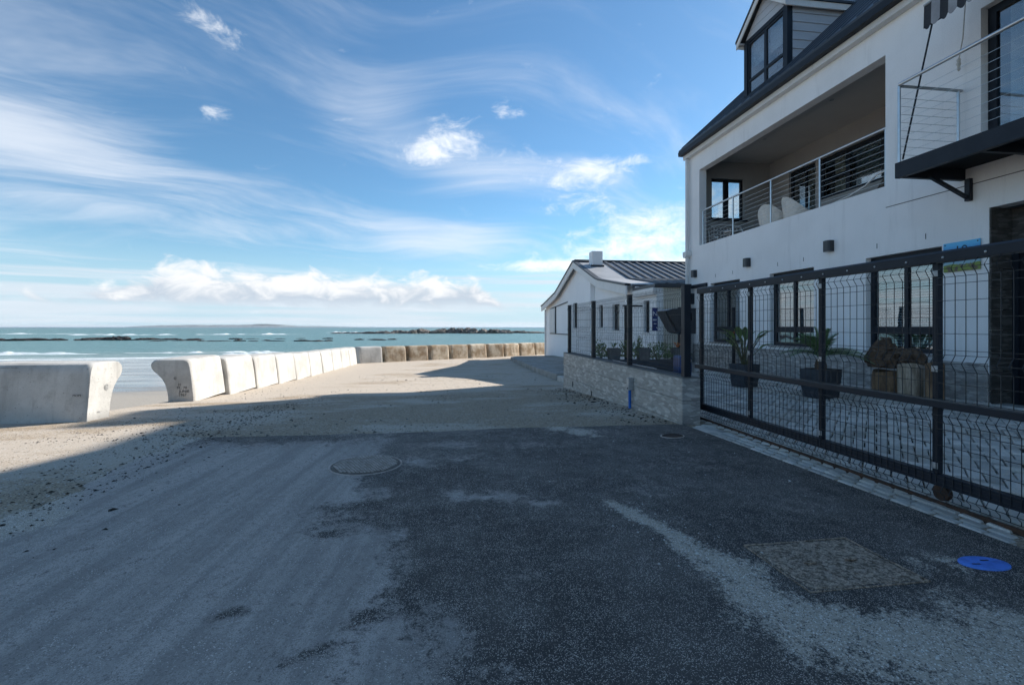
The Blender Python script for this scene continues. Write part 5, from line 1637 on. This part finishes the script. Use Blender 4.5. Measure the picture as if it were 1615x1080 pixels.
def log(loc, r, h, m, label, seed, lean=(0, 0), top=None, sq=1.0):
    b = MB(); n_ = 22; zs = [0, .03, .12, .35, .6, .85, .97, 1.0]; vs = []
    for zi in zs:
        for j in range(n_):
            th = 2 * math.pi * j / n_
            q = r * (.86 + .34 * float(vnoise(math.cos(th) * 1.6 + seed, math.sin(th) * 1.6 + zi * .5, seed, 4))) * (.97 if zi in (0, 1.0) else 1)
            vs.append((q * math.cos(th) + lean[0] * zi * h, q * math.sin(th) * sq + lean[1] * zi * h, zi * h + (.02 * math.sin(th * 2 + seed) if zi > .9 else 0)))
    fs = [(i * n_ + j, i * n_ + (j + 1) % n_, (i + 1) * n_ + (j + 1) % n_, (i + 1) * n_ + j) for i in range(len(zs) - 1) for j in range(n_)] + [tuple(range(n_))[::-1], tuple(range(len(vs) - n_, len(vs)))]
    b.v = vs; b.f = fs
    o = b.build('log', m, smooth=50); o.location = loc
    return tag(o, label, 'log', 'upright logs by the house wall')


log((7.18, 6.98, .14), .20, .42, M['wood'], 'short brown log stump carrying a dark burl, by the plinth', 5)
log((7.12, 6.55, .13), .15, .58, M['wood_pale'], 'tall bleached log standing between the stump and the gate post', 6)
log((7.05, 6.10, .13), .11, .62, M['wood'], 'slim bark covered log standing apart, nearest the entrance', 7)
o = rock('wood_burl', M['wood_end'], (7.16, 7.0, .74), (.27, .25, .30), 200, 'large dark knotted wood burl resting on the short log', None, 'wood')
o = rock('wood_burl', M['wood_end'], (7.22, 6.60, .76), (.17, .15, .17), 205, 'smaller dark wood knot resting on the bleached log', None, 'wood')


# ------------------------------------------------------------------ balcony furniture
def tub_chair(loc, rz, m, label):
    t = thing('tub_chair', label, 'chair', loc, rz, 'wicker chairs on the balcony')
    # back shell wraps 230 degrees, higher behind
    b = MB(); n_ = 26; a0, a1 = rad(-25), rad(205)
    for side, rr_ in ((0, .0), (1, -.05)):
        for i in range(n_ + 1):
            th = a0 + (a1 - a0) * i / n_; hgt = .62 + .40 * max(0, math.sin(th)) ** 1.3
            for k in range(5):
                q = k / 4; r_ = .30 + .08 * q + rr_
                b.v.append((r_ * math.cos(th) * (1.06 if abs(math.cos(th)) > .5 else 1), r_ * math.sin(th), .30 + (hgt - .30) * q))
    s1 = (n_ + 1) * 5
    for i in range(n_):
        for k in range(4):
            q = i * 5 + k
            b.f.append((q, q + 1, q + 6, q + 5)); b.f.append((s1 + q, s1 + q + 1, s1 + q + 6, s1 + q + 5))
        q = i * 5 + 4; b.f.append((q, q + 5, s1 + q + 5, s1 + q)); q = i * 5; b.f.append((q, q + 5, s1 + q + 5, s1 + q))
    for i in (0, n_):
        for k in range(4): q = i * 5 + k; b.f.append((q, q + 1, s1 + q + 1, s1 + q))
    b.build('backrest', m, t, smooth=60)
    b = MB(); b.lathe([(.27, .26), (.30, .30), (.30, .40), (.27, .43)], 26); b.build('seat', m, t, smooth=50)
    for sx_, sy_ in ((-1, -1), (1, -1), (1, 1), (-1, 1)):
        b = MB(); b.tube([(.20 * sx_, .18 * sy_, .27), (.23 * sx_, .21 * sy_, 0)], .018, 8); b.build('leg', M['wicker_dark'], t)
    return t


tub_chair((8.50, 11.50, 3.402), rad(105), M['wicker'], 'pale wicker tub chair on the balcony, nearer the end window')
tub_chair((8.50, 10.62, 3.402), rad(78), M['wicker'], 'pale wicker tub chair on the balcony, in front of the sliding door')
t = thing('lounge_chair', 'dark wicker lounge chair with pale rim, low on the balcony', 'chair', (8.6, 8.75, 3.402))
mb = MB(); mb.prism([(-.7, .30), (.2, .30), (.62, .78), (.70, .78), (.70, .70), (.28, .20), (-.7, .20)], lambda p, q, tt: (tt, -p, q), -.3, .3); mb.build('seat', M['wicker_dark'], t, bevel=.03)
mb = MB(); mb.tube([(-.31, -.74, .72), (-.31, -.64, .84), (-.31, -.45, .82), (-.31, -.2, .68), (-.31, .2, .58), (-.31, .7, .52)], .018, 8); mb.build('rim', M['white_paint'], t, smooth=60)
for sx_ in (-1, 1):
    for yy_ in (-.5, .5):
        mb = MB(); mb.tube([(.25 * sx_, yy_, .25), (.25 * sx_, yy_, 0)], .02, 8); mb.build('leg', M['wicker_dark'], t)
# ornate white garden bench by the end window
t = thing('garden_bench', 'ornate white cast metal bench under the end window of the balcony', 'bench', (8.88, 14.15, 3.402))
mb = MB(); pts = [(-.52, .12, .0), (-.56, .14, .5), (-.58, .18, .95), (-.52, .19, 1.08), (-.2, .2, 1.12), (.2, .2, 1.12), (.52, .19, 1.08), (.58, .18, .95), (.56, .14, .5), (.52, .12, 0)]
mb.tube(pts, .022, 8); mb.build('back_frame', M['white_paint'], t, smooth=60)
for i in range(9):
    for j in range(4):
        x = -.45 + i * .1125; z = .62 + j * .125
        b = MB(); rr = .055 + .008 * ((i + j) % 2)
        b.tube([(x + rr * math.cos(q * math.pi / 4), .17 + .02 * j / 4, z + rr * math.sin(q * math.pi / 4)) for q in range(9)], .011, 5); b.build('scroll', M['white_paint'], t)
mb = MB()
mb.box(-.55, .55, -.32, .14, .44, .47); mb.build('seat', M['white_paint'], t, bevel=.01)
for x in (-.52, .52):
    mb = MB(); mb.tube([(x, -.30, 0), (x * 1.02, -.28, .3), (x * 1.05, -.30, .62), (x * 1.05, -.05, .70), (x * 1.08, .15, .72)], .02, 8); mb.build('arm', M['white_paint'], t, smooth=60)
t = thing('side_table', 'small white three legged table in front of the ornate bench', 'table', (8.42, 13.25, 3.402))
mb = MB(); mb.lathe([(.02, .66), (.22, .66), (.23, .675), (.22, .69), (.0, .69)], 24); mb.build('table_top', M['white_paint'], t, smooth=40)
for k in range(3):
    a = k * 2.094 + .4; mb = MB(); mb.tube([(.05 * math.cos(a), .05 * math.sin(a), .66), (.10 * math.cos(a), .10 * math.sin(a), .4), (.06 * math.cos(a), .06 * math.sin(a), .2), (.2 * math.cos(a), .2 * math.sin(a), 0)], .016, 6); mb.build('leg', M['white_paint'], t, smooth=60)


# ------------------------------------------------------------------ loose stones, shell chips and kelp scraps
def scatter(name, n_, pick, size, m, label, cat, flat=.6):
    b = MB()
    base_v = [(1, 0, 0), (-.5, .8, 0), (-.6, -.75, 0), (0, 0, .9), (.1, .1, -.5)]
    base_f = [(0, 1, 3), (1, 2, 3), (2, 0, 3), (1, 0, 4), (2, 1, 4), (0, 2, 4)]
    for i in range(n_):
        p = pick()
        if p is None: continue
        x, y, z = p; s_ = size * RND.lognormvariate(0, .45); a = RND.uniform(0, 6.28); e = RND.uniform(.45, 1.0); ca, sa = math.cos(a), math.sin(a)
        vs = []
        for (px_, py_, pz_) in base_v:
            px_ *= RND.uniform(.7, 1.2) * s_; py_ *= e * RND.uniform(.7, 1.2) * s_
            vs.append((x + px_ * ca - py_ * sa, y + px_ * sa + py_ * ca, z + pz_ * s_ * flat + .001))
        b.add(vs, base_f)
    o = b.build(name, m, kind='stuff', fix=False)
    tag(o, label, cat, kind='stuff')


def pick_apron():
    y = 6.0 + RND.random() ** 1.6 * 12; x = RND.uniform(-4.6, 3.0)
    if float(vnoise(x * .8, y * .8, 61, 4)) < RND.uniform(.35, .62): return None
    return x, y, gz(y)


def pick_left():
    y = RND.uniform(2.6, 9.5); x = -2.6 - abs(RND.gauss(0, .55)) + (RND.uniform(-.2, 1.0) if RND.random() < .15 else 0)
    if x < -5: return None
    return x, y, gz(y) + (.006 if x > -3 else 0)


def pick_streak():
    t = RND.random(); yv = 3.4 - 2.4 * t; xv = float(np.interp(yv, [1.0, 1.35, 1.55, 1.72, 1.9, 2.14, 2.5, 2.84, 3.11, 3.4], [3.2, 2.6, 2.2, 1.86, 1.58, 1.47, 1.48, 1.43, 1.31, 1.2]))
    return xv + RND.gauss(0, .14), yv + RND.gauss(0, .08), .008


def pick_road():
    x, y = RND.uniform(-2.6, 3.1), 1.4 + RND.random() ** .8 * 4.5
    return x, y, .008


def pick_wallfoot():
    y = 6.0 + RND.random() * 6; return 3.02 - abs(RND.gauss(0, .35)), y, gz(y)


scatter('gravel', 3600, pick_apron, .011, M['pebble'], 'loose gravel over the concrete apron', 'gravel')
scatter('seaweed_scraps', 1300, pick_left, .0105, M['kelp'], 'dark dried seaweed scraps along the sandy road edge', 'seaweed', .4)
scatter('shell_chips', 420, pick_streak, .0055, M['chip'], 'pale shell chips in the sand drift on the asphalt', 'shell chips')
scatter('road_grit', 500, pick_road, .0045, M['chip'], 'small pale grit over the asphalt', 'grit')
scatter('dark_stones', 420, pick_wallfoot, .016, M['kelp'], 'dark stones and scraps at the foot of the tiled wall', 'stones')

# ------------------------------------------------------------------ sea air
mb = MB(); mb.box(-42000, 42000, -70, 31000, -4.2, 14.5)
hz_m = bpy.data.materials.new('sea_air'); hz_m.use_nodes = True; hn = hz_m.node_tree; hn.nodes.clear()
pv = hn.nodes.new('ShaderNodeVolumePrincipled'); pv.inputs['Color'].default_value = (.88, .93, 1.0, 1); pv.inputs['Density'].default_value = .00008; pv.inputs['Anisotropy'].default_value = .2
ho = hn.nodes.new('ShaderNodeOutputMaterial'); hn.links.new(pv.outputs[0], ho.inputs['Volume'])
hz = mb.build('haze', hz_m, kind='stuff'); tag(hz, 'thin pale sea haze over the whole bay', 'haze', kind='stuff')
